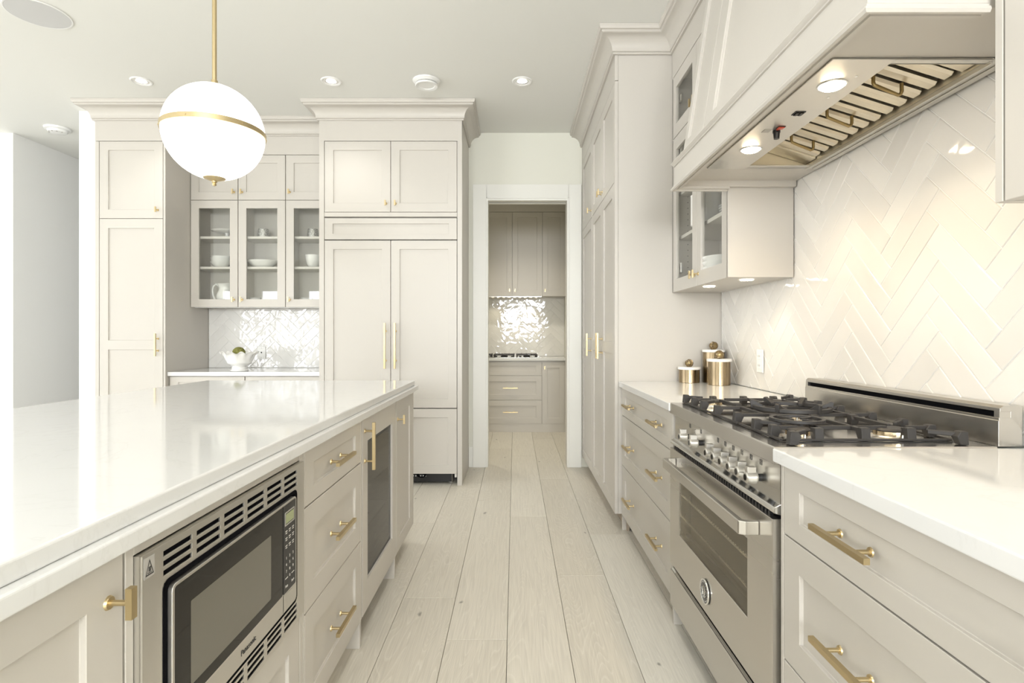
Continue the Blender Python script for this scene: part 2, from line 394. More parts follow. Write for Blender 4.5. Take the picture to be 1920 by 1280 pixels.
# ------------------------------------------------------------------ cabinet fronts (local: x along the front, y into the cabinet, z up)
def shaker(parent, name, x0, x1, z0, z1, stile=0.07, rail=0.07, mid=None, t=0.02, rec=0.009, mat=PAINT, y=0.0, glassm=None, botrail=None):
    br = rail if botrail is None else botrail
    m = M()
    xs = [x0, x0+stile, x1-stile, x1]
    zs = [z0, z0+br] + ([mid[0], mid[1]] if mid else []) + [z1-rail, z1]
    open_rows = (1, 3) if mid else (1,)
    d = None if glassm else rec
    m.grid(xs, zs, lambda i, j: (d if (i == 1 and j in open_rows) else 0.0), t, y)
    o = m.build(name, mat, parent, 0.0012)
    if glassm:
        M().box(x0+stile-0.004, x1-stile+0.004, y+0.010, y+0.013, z0+br-0.004, z1-rail+0.004).build('glass_pane', glassm, o)
    return o
def slabfront(parent, name, x0, x1, z0, z1, t=0.02, mat=PAINT, y=0.0):
    return M().box(x0, x1, y, y+t, z0, z1).build(name, mat, parent, 0.0012)
def board(parent, name, x0, x1, y0, y1, z0, z1, mat=PAINT, bevel=0.0012):
    return M().box(x0, x1, y0, y1, z0, z1).build(name, mat, parent, bevel)
G = 0.004   # reveal between fronts
TK = 0.106  # toe-kick height

# ================================================================== ROOM SHELL
YW = 5.064; XR = 1.273; ZC = 3.048; YB = 7.50; XB0 = -1.7; XB1 = 0.672
XH0 = -4.58; XH1 = -3.59; YH = 8.5
def wallbox(name, x0, x1, y0, y1, z0, z1, mat=WALLP):
    return struct(M().box(x0, x1, y0, y1, z0, z1).build(name, mat))
# floor: base slab and planks
fl = struct(M().box(WL-0.3, XR+0.12, WB-0.15, YH+0.1, -0.12, -0.021).build('floor', principled('subfloor', (0.05, 0.045, 0.035), 0.9)))
PW = 0.2397; PL = 1.85
offs = {-3: 3.55, -2: 2.53, -1: 2.18, 0: 3.675, 1: 2.764, 2: 3.34}
def plank_mesh(L, w=PW):
    g = 0.0009; e = 0.0010
    x0, x1, y0, y1 = g, w-g, 0.0009, L-0.0009
    m = M()
    m.add([(x0, y0, -0.02), (x1, y0, -0.02), (x1, y1, -0.02), (x0, y1, -0.02),
           (x0, y0, -e), (x1, y0, -e), (x1, y1, -e), (x0, y1, -e),
           (x0+e, y0+e, 0), (x1-e, y0+e, 0), (x1-e, y1-e, 0), (x0+e, y1-e, 0)],
          [(0, 1, 5, 4), (1, 2, 6, 5), (2, 3, 7, 6), (3, 0, 4, 7), (4, 5, 9, 8), (5, 6, 10, 9), (6, 7, 11, 10), (7, 4, 8, 11), (8, 9, 10, 11)])
    me = m.mesh('plank'); me.materials.append(OAK); return me
PM = {}
def plank(x, y0, y1):
    if y1-y0 < 0.05: return
    L = round(y1-y0, 3)
    if L not in PM: PM[L] = plank_mesh(L)
    put('plank', PM[L], fl, loc=(x, y0, 0))
far = []
for k in range(-37, 6):
    x = -0.0294+PW*k
    if x+PW > XR+0.02: continue
    o = offs.get(k, 2.0+((k*0.37) % 1)*PL)
    end = YW+0.13 if not (XB0 <= x+PW/2 <= XB1 or XH0-0.2 < x < XH1+0.2) else (YB if x > -2 else YH)
    if x < -5.1: end = YW
    start = WB if -4 < k else WB
    y = o-PL*math.ceil((o-start)/PL)
    while y < end:
        a, b = max(y, start), min(y+PL, end)
        near = (b > 0.9 and x > -1.0)
        if near: plank(x, a, b)
        else: far.append((x, a, b))
        y += PL
mf = M()
for x, a, b in far:
    if b-a > 0.02: mf.box(x+0.0011, x+PW-0.0011, a+0.0009, b-0.0009, -0.02, 0)
fo = mf.build('distant_planks', OAK, fl); fo['kind'] = 'stuff'

ceil_top = ZC+0.12
struct(M().box(WL-0.3, XR+0.12, WB-0.15, YH+0.1, ZC, ceil_top).build('ceiling', CEILP))
wr = wallbox('wall_right', XR, XR+0.12, WB-0.15, YW+0.15, 0, ZC)
# wall with the cased opening
DX0, DX1, DZ = -0.258, 0.492, 2.449
m = M()
m.grid([-2.795-0.8, DX0, DX1, XR], [0, DZ, ZC], lambda i, j: None if (i == 1 and j == 0) else 0.0, 0.12, YW)
wk = struct(m.build('wall_back', WALLP))
wallbox('wall_far_left', WL, XH0, YW, YW+0.12, 0, ZC, HALLP)
wallbox('wall_hall_left', XH0-0.12, XH0, YW+0.12, YH, 0, ZC, HALLP)
wallbox('wall_hall_right', XH1, XH1+0.10, YW+0.12, YH, 0, ZC, HALLP)
wallbox('wall_hall_end', XH0-0.12, XH1+0.10, YH, YH+0.1, 0, ZC, HALLP)
wallbox('wall_stub', -3.585, -3.354, 4.565, YW-0.002, 0, ZC-0.001, HALLP)
# butler's pantry walls
wb2 = wallbox('wall_pantry_back', XB0-0.1, XB1+0.1, YB, YB+0.1, 0, ZC)
wallbox('wall_pantry_right', XB1, XB1+0.1, YW+0.12, YB, 0, ZC)
wallbox('wall_pantry_left', XB0-0.1, XB0, YW+0.12, YB, 0, ZC)
# wall behind the camera with its openings, living-area wall with its openings
m = M(); m.grid([WL-0.3, -7.3, -6.7, -6.34, -5.5, -5.17, -4.4, -1.4, 1.0, XR], [0, 0.08, 1.3, 2.36, 2.40, ZC],
    lambda i, j: None if (i in (1, 3, 5) and j in (1, 2)) or (i == 7 and j in (2, 3)) else 0.0, 0.12, WB-0.12)
struct(m.build('wall_behind', WALLP))
m = M(); m.grid([WB, -2.6, 3.8, YW+0.12], [0, 0.1, 2.6, ZC], lambda i, j: None if (i == 1 and j == 1) else 0.0, 0.12, 0.0,
    lambda x, y, z: (WL-y, x, z))
struct(m.build('wall_living', WALLP))
def window_frame(name, xs, zs, mp):
    m = M(); w = 0.05
    for x in xs: m.box(x-w/2, x+w/2, 0, 0.06, zs[0], zs[-1])
    for z in zs: m.box(xs[0], xs[-1], 0.005, 0.055, z-w/2, z+w/2)
    m.v = [mp(*v) for v in m.v]
    return struct(m.build(name, TRIMP))
for n_, xa, xb in ((1, -7.275, -6.725), (4, -6.315, -5.525), (5, -5.145, -4.425)):
    window_frame('window_%d' % n_, [xa, xb], [0.105, 2.335], lambda x, y, z: (x, WB-0.08+y, z))
window_frame('window_2', [-1.35, -0.6, 0.2, 0.95], [1.33, 2.37], lambda x, y, z: (x, WB-0.08+y, z))
window_frame('window_3', [-2.55, -1, 0.6, 2.2, 3.75], [0.13, 2.57], lambda x, y, z: (WL-0.08+y, x, z))

# door casing and jamb
m = M()
for x0, x1 in ((-0.380, DX0+0.004), (DX1-0.004, 0.606)):
    m.box(x0, x1, YW-0.02, YW-0.0005, 0, 2.573)
m.box(DX0, DX1, YW-0.02, YW-0.0005, DZ-0.004, 2.573)
m.box(DX0-0.004, DX0+0.006, YW-0.026, YW-0.02, 0, DZ+0.006); m.box(DX1-0.006, DX1+0.004, YW-0.026, YW-0.02, 0, DZ+0.006); m.box(DX0, DX1, YW-0.026, YW-0.02, DZ-0.006, DZ+0.006)
struct(m.build('trim_1', TRIMP, None, 0.001))
m = M()
m.box(DX0+0.0005, DX0+0.016, YW-0.018, YW+0.135, 0, DZ-0.0005); m.box(DX1-0.016, DX1-0.0005, YW-0.018, YW+0.135, 0, DZ-0.0005)
m.box(DX0+0.016, DX1-0.016, YW-0.018, YW+0.045, DZ-0.022, DZ-0.0005); m.box(DX0+0.016, DX1-0.016, YW+0.09, YW+0.135, DZ-0.022, DZ-0.0005)
dj = struct(m.build('door_1', TRIMP, None, 0.001))
M().box(DX0+0.016, DX1-0.016, YW+0.045, YW+0.09, DZ-0.008, DZ-0.0005).build('pocket_track', VOID, dj)
struct(M().box(-0.418, -0.381, YW-0.014, YW-0.0005, 0, 0.185).build('baseboard_back', TRIMP, None, 0.001))

# ------------------------------------------------------------------ herringbone tiles
TL, TW = 0.300, 0.0748
def clip(poly, axis, val, keep_less):
    out = []; n = len(poly)
    for i in range(n):
        a, b = poly[i], poly[(i+1) % n]
        ia = (a[axis] <= val) == keep_less or abs(a[axis]-val) < 1e-9
        ib = (b[axis] <= val) == keep_less or abs(b[axis]-val) < 1e-9
        if ia: out.append(a)
        if ia != ib:
            t = (val-a[axis])/(b[axis]-a[axis]); p = [a[0]+(b[0]-a[0])*t, a[1]+(b[1]-a[1])*t]; p[axis] = val; out.append(tuple(p))
    return out
def area2(p): return 0.5*sum(p[i][0]*p[(i+1) % len(p)][1]-p[(i+1) % len(p)][0]*p[i][1] for i in range(len(p)))
def inset(poly, d):
    n = len(poly); out = []
    for i in range(n):
        a, b, c = Vector(poly[i-1]), Vector(poly[i]), Vector(poly[(i+1) % n])
        e1 = (b-a).normalized(); e2 = (c-b).normalized()
        n1 = Vector((-e1.y, e1.x)); n2 = Vector((-e2.y, e2.x))
        k = n1+n2; l = k.length_squared
        if l < 0.05: k = n1; l = 1; 
        out.append(tuple(b+k*(2*d/l) if l != 1 else b+k*d))
    return out
def tidy(p):
    q = []
    for a in p:
        if not q or (Vector(a)-Vector(q[-1])).length > 1e-5: q.append(a)
    if len(q) > 1 and (Vector(q[0])-Vector(q[-1])).length < 1e-5: q.pop()
    return q
def tiles(wall, u0, u1, v0, v1, uo, vo, to3, mat, gap=0.0028, th=0.0058, hidden=None, tilt=0.0004):
    s2 = math.sqrt(0.5); cnt = 0
    for i in range(-40, 41):
        for j in range(-14, 15):
            bx, by = i*TW+j*TL, i*TW-j*TL
            for (x0, x1, y0, y1) in ((bx, bx+TL, by, by+TW), (bx, bx+TW, by+TW, by+TW+TL)):
                g = gap/2
                p = [(x0+g, y0+g), (x1-g, y0+g), (x1-g, y1-g), (x0+g, y1-g)]
                p = [((x-y)*s2+uo, (x+y)*s2+vo) for x, y in p]
                us = [a[0] for a in p]; vs = [a[1] for a in p]
                if max(us) < u0 or min(us) > u1 or max(vs) < v0 or min(vs) > v1: continue
                for ax, val, kl in ((0, u0, False), (0, u1, True), (1, v0, False), (1, v1, True)):
                    p = clip(p, ax, val, kl)
                    if len(p) < 3: break
                p = tidy(p)
                if len(p) < 3 or area2(p) < 0.00025: continue
                cu = sum(a[0] for a in p)/len(p); cv = sum(a[1] for a in p)/len(p)
                if hidden and hidden(p): continue
                ins = inset(p, 0.0020)
                if area2(ins) < 0.0001: ins = [((a[0]-cu)*0.85+cu, (a[1]-cv)*0.85+cv) for a in p]
                tu, tv = random.uniform(-tilt, tilt), random.uniform(-tilt, tilt)
                k = len(p); c3 = Vector(to3(cu, cv, 0))
                vv = [Vector(to3(a[0], a[1], 0.0))-c3 for a in p]+[Vector(to3(a[0], a[1], th*0.72))-c3 for a in p]
                vv += [Vector(to3(a[0], a[1], th+tu*(a[0]-cu)/0.1+tv*(a[1]-cv)/0.1))-c3 for a in ins]
                fs = [(q, (q+1) % k, k+(q+1) % k, k+q) for q in range(k)]+[(k+q, k+(q+1) % k, 2*k+(q+1) % k, 2*k+q) for q in range(k)]
                fs.append(tuple(range(2*k, 3*k)))
                me = M().add(vv, fs).mesh('tile'); me.materials.append(mat)
                put('tile', me, wall, loc=c3); cnt += 1
    return cnt

# right wall behind the range: u runs along -Y
HY0, HY1 = 1.13, 2.50      # hood span in Y
UB = 1.459                 # underside of the wall cabinets
GB = 0.0
st = M().box(XR-0.0070, XR-0.0002, 0.15, 3.392, 0.918, 1.90).build('grout_bed', GROUT, wr)
n1 = tiles(wr, -3.392, -0.45, 0.9185, 1.895, -2.287, 1.42,
           lambda u, v, d: (XR-0.0035-d, -u, v), TILE,
           hidden=lambda p: min(a[1] for a in p) > UB+0.01 and (max(a[0] for a in p) < -HY1-0.01 or min(a[0] for a in p) > -1.10))
# back wall behind the dish cabinet
M().box(-2.788, -1.565, YW-0.0070, YW-0.0002, 0.906, 1.47).build('grout_bed', GROUT, wk)
n2 = tiles(wk, -2.786, -1.567, 0.907, 1.462, -2.39, 1.36, lambda u, v, d: (u, YW-0.0035-d, v), TILEW)
M().box(-0.75, XB1-0.001, YB-0.0070, YB-0.0002, 0.921, 1.72).build('grout_bed', GROUT, wb2)
n3 = tiles(wb2, -0.55, XB1-0.002, 0.922, 1.705, -0.10, 1.50, lambda u, v, d: (u, YB-0.0035-d, v), TILEB)
print('tiles', n1, n2, n3)

# ------------------------------------------------------------------ crown mouldings
def sweep(name, path, prof, mat, bevel=0):
    """path of (x,y) walked so that outward is on its right-hand side; prof of (out, z)"""
    n = len(path); m = M(); P = [Vector(p) for p in path]; offs_ = []
    for i in range(n):
        d1 = (P[i]-P[i-1]).normalized() if i else None
        d2 = (P[i+1]-P[i]).normalized() if i < n-1 else None
        n1 = Vector((d1.y, -d1.x)) if d1 else None; n2 = Vector((d2.y, -d2.x)) if d2 else None
        if n1 is None: o = n2
        elif n2 is None: o = n1
        else:
            k = n1+n2; o = k*(2/k.length_squared)
        offs_.append(o)
    k = len(prof); vs = []
    for i in range(n):
        for (o, z) in prof: q = P[i]+offs_[i]*o; vs.append((q.x, q.y, z))
    fs = [(i*k+j, i*k+(j+1) % k, (i+1)*k+(j+1) % k, (i+1)*k+j) for i in range(n-1) for j in range(k)]
    fs += [tuple(range(k)), tuple(range((n-1)*k, n*k))]
    m.add(vs, fs)
    return m.build(name, mat, None, bevel, smooth=True, angle=25)
Z0 = 2.912
CP = [(0.0005, Z0), (0.013, Z0), (0.016, Z0+0.006), (0.013, Z0+0.012), (0.020, Z0+0.014), (0.020, Z0+0.020)]
for i in range(9):
    t = i/8*PI/2
    CP.append((0.020+0.068*(1-math.cos(t)), Z0+0.020+0.072*math.sin(t)))
CP += [(0.094, ZC-0.040), (0.094, ZC-0.030), (0.104, ZC-0.028), (0.110, ZC-0.016), (0.110, ZC-0.001), (0.0005, ZC-0.001)]
XG = 0.9635      # front plane of the wall cabinets beside the hood
XP = 0.6135      # front plane of the pantry run
YP = 3.394       # near end of the pantry run
FX0, FX1, FY = -1.562, -0.420, 4.430   # refrigerator housing
LX0, LX1 = -3.352, -2.790              # tall pantry beside the stub
DY = 4.772                              # dish cabinet front
struct(sweep('trim_2', [(LX0, 4.563), (LX0, FY), (LX1, FY), (LX1, DY), (FX0, DY), (FX0, FY), (FX1, FY), (FX1, YW-0.001)], CP, PAINT))
struct(sweep('trim_3', [(XP, YW-0.001), (XP, YP), (XG, YP), (XG, HY1+0.002)], CP, PAINT))
struct(sweep('trim_4', [(XG, HY0-0.016), (XG, 0.30)], CP, PAINT))

# ================================================================== ISLAND
XI = -0.588
isl = M()
IX0, IX1, IY0, IY1 = -1.80, -0.566, -0.30, 3.262
isl.box(IX0-0.0, IX1, IY0, IY1, 0.877, 0.9055)
isl.box(IX0-0.0, IX1-0.018, IY0, IY1-0.018, 0.9055, 0.9345)
tag(isl.build('island_countertop', QUARTZ, None, 0.004, 3), 'long white quartz countertop with stepped double edge on the kitchen island', 'countertop')

def base_unit(name, loc, rz, w, d, label, cat='cabinet', group=None, top=0.876, toe=0.065, toemat=PAINT, feet=(True, True), carc=True, front=0.021):
    r = root(name, loc, rz, label, cat, group)
    if carc: board(r, 'carcass', 0.002, w-0.002, front, d, TK, top, PAINT, 0)
    board(r, 'toe_kick', 0.002, w-0.002, toe, toe+0.018, 0.0, TK, toemat, 0)
    if feet[0]: board(r, 'foot', 0.0015, 0.020, 0.003, toe, 0.0, TK)
    if feet[1]: board(r, 'foot', w-0.020, w-0.0015, 0.003, toe, 0.0, TK)
    return r
ID = 0.72
# near door unit
c = base_unit('door_cabinet', (XI, 0.30, 0), R_ISL, 0.536, ID, 'island door cabinet with a single bar knob beside the microwave', feet=(True, False))
d = shaker(c, 'door', 0.012, 0.533, TK, 0.870, 0.072, 0.060)
handle(KN, d, 0.503, 0.807, True)
# microwave housing
c = base_unit('microwave_cabinet', (XI, 0.8375, 0), R_ISL, 0.701, ID, 'island cabinet framing the built-in microwave with a panelled drawer below', carc=False, feet=(False, False))
board(c, 'carcass', 0.002, 0.699, 0.021, ID, TK, 0.438); board(c, 'carcass', 0.002, 0.699, 0.40, ID, 0.438, 0.876)
board(c, 'face_frame', 0.0005, 0.0185, 0.0, 0.03, TK, 0.876); board(c, 'face_frame', 0.680, 0.700, 0.0, 0.03, TK, 0.876)
board(c, 'face_frame', 0.0185, 0.680, 0.0, 0.03, 0.854, 0.876)
dw = shaker(c, 'drawer', 0.0225, 0.676, TK, 0.433, 0.07, 0.07)
# drawer stack
c = base_unit('drawer_cabinet', (XI, 1.5395, 0), R_ISL, 0.596, ID, 'island cabinet with three brass-handled drawers between microwave and cooler', feet=(False, True))
board(c, 'face_frame', 0.002, 0.012, 0, 0.02, TK, 0.876); board(c, 'face_frame', 0.582, 0.594, 0, 0.02, TK, 0.876)
for z0, z1, rl in ((TK, 0.409, 0.07), (0.413, 0.708, 0.07), (0.712, 0.870, 0.045)):
    d = shaker(c, 'drawer', 0.015, 0.579, z0, z1, 0.07, rl)
    handle(HB, d, 0.285, (z0+z1)/2)
# beverage cooler
c = root('beverage_cooler', (XI, 2.1365, 0), R_ISL, 'glass-door beverage cooler with cabinet-coloured frame built into the island', 'wine cooler')
fr = shaker(c, 'door', 0.008, 0.608, TK, 0.870, 0.075, 0.095, t=0.022, glassm=None, rec=0.021, botrail=0.115)
M().box(0.080, 0.536, 0.012, 0.0205, TK+0.112, 0.778).grid([0.0765, 0.098, 0.515, 0.5395], [TK+0.1085, TK+0.135, 0.755, 0.7805], lambda i, j: None if (i, j) == (1, 1) else 0, 0.002, 0.010).build('gasket_frame', BLACK, fr)
M().box(0.095, 0.520, 0.0095, 0.0115, TK+0.130, 0.758).build('glass_pane', DGLASS, fr)
board(c, 'cooler_body', 0.010, 0.606, 0.0235, 0.60, TK, 0.874, BLACK, 0)
board(c, 'toe_grille', 0.010, 0.606, 0.065, 0.083, 0, TK, BLACK, 0)
board(c, 'foot', 0.590, 0.609, 0.003, 0.065, 0, TK)
handle(handle_mesh(0.185, 0.118), fr, 0.040, 0.762, True)
# end cabinet with end panel
c = base_unit('door_cabinet', (XI, 2.747, 0), R_ISL, 0.478, ID, 'narrow island door cabinet with one small knob at the refrigerator end', feet=(False, False))
d = shaker(c, 'door', 0.008, 0.442, TK, 0.870, 0.072, 0.065)
handle(KN, d, 0.040, 0.775, True)
board(c, 'end_panel', 0.446, 0.474, 0.0, ID, TK, 0.876)
board(c, 'end_plinth', 0.40, 0.42, 0.065, ID, 0, TK)
# back of the island
c = root('island_back_panel', (-1.46, 3.225, 0), -PI/2, 'panelled back of the kitchen island under the counter overhang', 'panel')
for k in range(4):
    shaker(c, 'panel', 0.02+k*0.86, 0.87+k*0.86, 0.02, 0.872, 0.08, 0.09, y=0.0)
board(c, 'backing', 0.0, 3.48, 0.021, 0.14, 0, 0.874, PAINT, 0)

# ------------------------------------------------------------------ microwave (local to the island front)
mw = root('microwave', (XI, 0.857, 0), R_ISL, 'stainless built-in microwave with black glass door in the island', 'microwave')
TWD, TZ0, TZ1 = 0.658, 0.440, 0.852
OX0, OX1, OZ0, OZ1 = 0.055, 0.606, 0.500, 0.7865
slots = [(0.053+0.0955*k, 0.053+0.0955*k+0.080) for k in range(6)]
ztop = [0.8355, 0.8195, 0.8035]; zbot = [0.4845, 0.4695, 0.4545]
xs = sorted(set([0, OX0, OX1, TWD]+[a for s_ in slots for a in s_]))
zz = sorted(set([TZ0, OZ0, OZ1, TZ1]+[z-0.0043 for z in ztop+zbot]+[z+0.0043 for z in ztop+zbot]))
def mwd(i, j):
    x = (xs[i]+xs[i+1])/2; z = (zz[j]+zz[j+1])/2
    if OX0 < x < OX1 and OZ0 < z < OZ1: return None
    if any(a < x < b for a, b in slots) and any(abs(z-q) < 0.0043 for q in ztop+zbot): return None
    return 0.0
M().grid(xs, zz, mwd, 0.004, -0.012).build('trim_kit', STEELV, mw, 0.0006)
M().grid([0.0, 0.003, TWD-0.003, TWD], [TZ0, TZ0+0.003, TZ1-0.003, TZ1], lambda i, j: None if (i, j) == (1, 1) else 0.0, 0.010, -0.0079).build('trim_skirt', STEELV, mw)
M().grid([0.003, OX0-0.001, OX1+0.001, TWD-0.003], [TZ0+0.003, OZ0-0.001, OZ1+0.001, TZ1-0.003], lambda i, j: None if (i, j) == (1, 1) else 0.0, 0.003, -0.007).build('vent_backing', VOID, mw)  # black sheet paints in the dark behind the vent slots
# rounded black frame standing in for the shaded gap round the door
def rrect(x0, x1, z0, z1, r, n=5):
    out = []
    for cx, cz, a0 in ((x1-r, z1-r, 0), (x0+r, z1-r, PI/2), (x0+r, z0+r, PI), (x1-r, z0+r, 1.5*PI)):
        for i in range(n+1):
            t = a0+PI/2*i/n; out.append((cx+r*math.cos(t), cz+r*math.sin(t)))
    return out
def rr_frame(m, A, B, y0, y1):
    k = len(A)
    vs = [(x, y0, z) for x, z in A]+[(x, y0, z) for x, z in B]+[(x, y1, z) for x, z in A]+[(x, y1, z) for x, z in B]
    fs = []
    for i in range(k):
        j = (i+1) % k
        fs += [(i, j, k+j, k+i), (2*k+i, 2*k+j, j, i), (k+i, k+j, 3*k+j, 3*k+i), (2*k+j, 2*k+i, 3*k+i, 3*k+j)]
    return m.add(vs, fs)
def rr_plate(m, A, y0, y1):
    k = len(A)
    return m.add([(x, y0, z) for x, z in A]+[(x, y1, z) for x, z in A], [tuple(range(k)), tuple(range(2*k-1, k-1, -1))]+[(i, k+i, k+(i+1) % k, (i+1) % k) for i in range(k)])
rr_frame(M(), rrect(OX0-0.004, OX1+0.004, OZ0-0.004, OZ1+0.004, 0.016), rrect(OX0+0.007, OX1-0.010, OZ0+0.008, OZ1-0.005, 0.012), -0.0130, 0.0).build('gap_shade', VOID, mw)
# door
dr = rr_frame(M(), rrect(OX0+0.008, OX1-0.019, OZ0+0.010, OZ1-0.007, 0.012), rrect(0.070, 0.580, 0.557, 0.7735, 0.006), -0.020, 0.012).build('door', STEELV, mw, 0.0008)
rr_plate(M(), rrect(0.0695, 0.5025, 0.5565, 0.774, 0.006), -0.0195, -0.012).build('door_glass', DGLASS, dr)
rr_plate(M(), rrect(0.117, 0.437, 0.580, 0.7285, 0.002), -0.0198, -0.0185).build('window_screen', MESHW, dr)
pn = rr_plate(M(), rrect(0.5045, 0.5805, 0.5565, 0.774, 0.004), -0.0205, -0.012).build('control_panel', BLACK, mw)
rr_frame(M(), rrect(0.513, 0.572, 0.722, 0.756, 0.002), rrect(0.516, 0.569, 0.725, 0.753, 0.001), -0.0211, -0.0204).build('display_bezel', STICK, pn)
M().box(0.519, 0.566, -0.0212, -0.0205, 0.7275, 0.7505).build('display', LCD, pn)
keys = [('1', '2', '3'), ('4', '5', '6'), ('7', '8', '9'), ('', '0', '')]
for r_, row in enumerate(keys):
    for q, ch in enumerate(row):
        if ch: text('key_print', ch, 0.0095, PRINTW, pn, (0.522+q*0.0205, -0.0208, 0.641-r_*0.0165), (PI/2, 0, 0), 0.0002)
m = M()
for zr in (0.707, 0.690, 0.671):
    for q in range(3):
        m.box(0.5165+q*0.0205, 0.5275+q*0.0205, -0.0209, -0.0205, zr, zr+0.0022); m.box(0.5175+q*0.0205, 0.5265+q*0.0205, -0.0209, -0.0205, zr-0.005, zr-0.003)
m.box(0.515, 0.531, -0.0209, -0.0205, 0.5905, 0.5925); m.box(0.554, 0.570, -0.0209, -0.0205, 0.5905, 0.5925)
m.build('key_labels', PRINTW, pn)['kind'] = 'stuff'
text('key_print', 'Stop', 0.0085, PRINTW, pn, (0.523, -0.0208, 0.572), (PI/2, 0, 0), 0.0002)
text('key_print', 'Start', 0.0085, PRINTW, pn, (0.561, -0.0208, 0.572), (PI/2, 0, 0), 0.0002)
M().box(0.508, 0.580, -0.0215, -0.0195, 0.515, 0.553).build('open_button', STEELV, mw, 0.001)
M().box(0.5045, 0.5055, -0.0204, -0.0195, 0.512, 0.556).build('button_seam', BLACK, mw)
text('maker_name', 'Panasonic', 0.0170, PRINTB, dr, (0.327, -0.0204, 0.533), (PI/2, 0, 0), 0.0003)
st = M().box(0.004, 0.0295, -0.0128, -0.0122, 0.8135, 0.8465).build('warning_sticker', STICK, mw)
m = M()
tri = [(0.0068, 0.8172), (0.0268, 0.8172), (0.0168, 0.8425)]; cx, cz = 0.0168, 0.8256
ti = [(cx+(x-cx)*0.76, cz+(z-cz)*0.76) for x, z in tri]
for i in range(3):
    j = (i+1) % 3
    m.add([(tri[i][0], -0.0131, tri[i][1]), (tri[j][0], -0.0131, tri[j][1]), (ti[j][0], -0.0131, ti[j][1]), (ti[i][0], -0.0131, ti[i][1])], [(0, 1, 2, 3)])
m.box(0.0120, 0.0216, -0.0132, -0.0129, 0.8205, 0.8215)
for k in range(3): m.box(0.0145+k*0.002, 0.0156+k*0.002, -0.0132, -0.0129, 0.8228, 0.8305)
m.build('hot_surface_symbol', PRINTB, st)

# ================================================================== RIGHT RUN
XF = 0.655
RY0, RY1 = 1.372, 2.286        # range
CT0, CT1 = 0.884, 0.917
def ctop(name, y0, y1, label):
    return tag(M().box(0.636, XR-0.013, y0, y1, CT0, CT1).build(name, QUARTZ, None, 0.003, 2), label, 'countertop')
ctop('countertop', RY1+0.003, YP-0.002, 'short white quartz countertop holding the gold canisters beside the range')
ctop('countertop', 0.20, RY0-0.003, 'white quartz countertop without anything on it beside the range, over the wide drawers')
def drawers(y_far, w, label, feet, xs_h):
    c = base_unit('drawer_cabinet', (XF, y_far, 0), R_RGT, w, 0.60, label, toemat=TOE, top=0.883, feet=feet)
    board(c, 'face_frame', 0.002, 0.016, 0, 0.02, TK, 0.883); board(c, 'face_frame', w-0.016, w-0.002, 0, 0.02, TK, 0.883)
    for z0, z1, rl in ((TK, 0.408, 0.07), (0.412, 0.711, 0.07), (0.715, 0.877, 0.045)):
        d = shaker(c, 'drawer', 0.019, w-0.019, z0, z1, 0.072, rl)
        for x in xs_h: handle(HB, d, x, (z0+z1)/2)
    return c
drawers(YP-0.003, 1.098, 'cabinet with three wide drawers between range and tall pantry', (False, True), (0.29, 0.87))
drawers(RY0-0.005, 1.10, 'cabinet with wide drawers beside the range, topped by the empty countertop', (True, False), (0.299, 0.82))

# ------------------------------------------------------------------ pantry run
def tall(name, loc, rz, w, d, label, bounds, top=2.93, split=2.14, group=None, filler=(0.015, 0.015), knobs=(), pulls=(), foot=None, frieze=2.757, mid=(1.085, 1.16)):
    r = root(name, loc, rz, label, 'cabinet', group)
    board(r, 'carcass', 0.001, w-0.001, 0.021, d, TK, top-0.002, PAINT, 0)
    board(r, 'toe_kick', 0.001, w-0.001, 0.075, 0.09, 0, TK, TOE, 0)
    board(r, 'frieze', 0.0, w, 0.0, 0.02, frieze+0.002, top)
    board(r, 'face_frame', 0.0, filler[0]-G/2, 0, 0.02, TK, frieze-0.002); board(r, 'face_frame', w-filler[1]+G/2, w, 0, 0.02, TK, frieze-0.002)
    for i, (a, b) in enumerate(bounds):
        lo = shaker(r, 'door', a+G/2, b-G/2, TK, split-G/2, 0.07, 0.075, mid=mid)
        up = shaker(r, 'door', a+G/2, b-G/2, split+G/2, frieze-0.002, 0.07, 0.07)
        if pulls: handle(HP, lo, pulls[i], 1.125, True)
        if knobs: handle(KNS, up, knobs[i], 2.20, True)
    return r
PD = XR-XP-0.001
r = tall('pantry_cabinet', (XP, YP+1.005, 0), R_RGT, 1.003, PD, 'tall double-door pantry cabinet ending at the far countertop of the range wall', [(0.010, 0.493), (0.493, 0.975)], filler=(0.010, 0.028), knobs=(0.462, 0.524), pulls=(0.462, 0.524))
board(r, 'foot', 0.963, 0.983, 0.05, 0.075, 0, TK)
tall('pantry_cabinet', (XP, YW-0.003, 0), R_RGT, YW-0.003-YP-1.007, PD, 'tall single-door pantry cabinet tight against the cased doorway', [(0.030, 0.648)], filler=(0.030, 0.010), knobs=(0.612,), pulls=(0.612,))

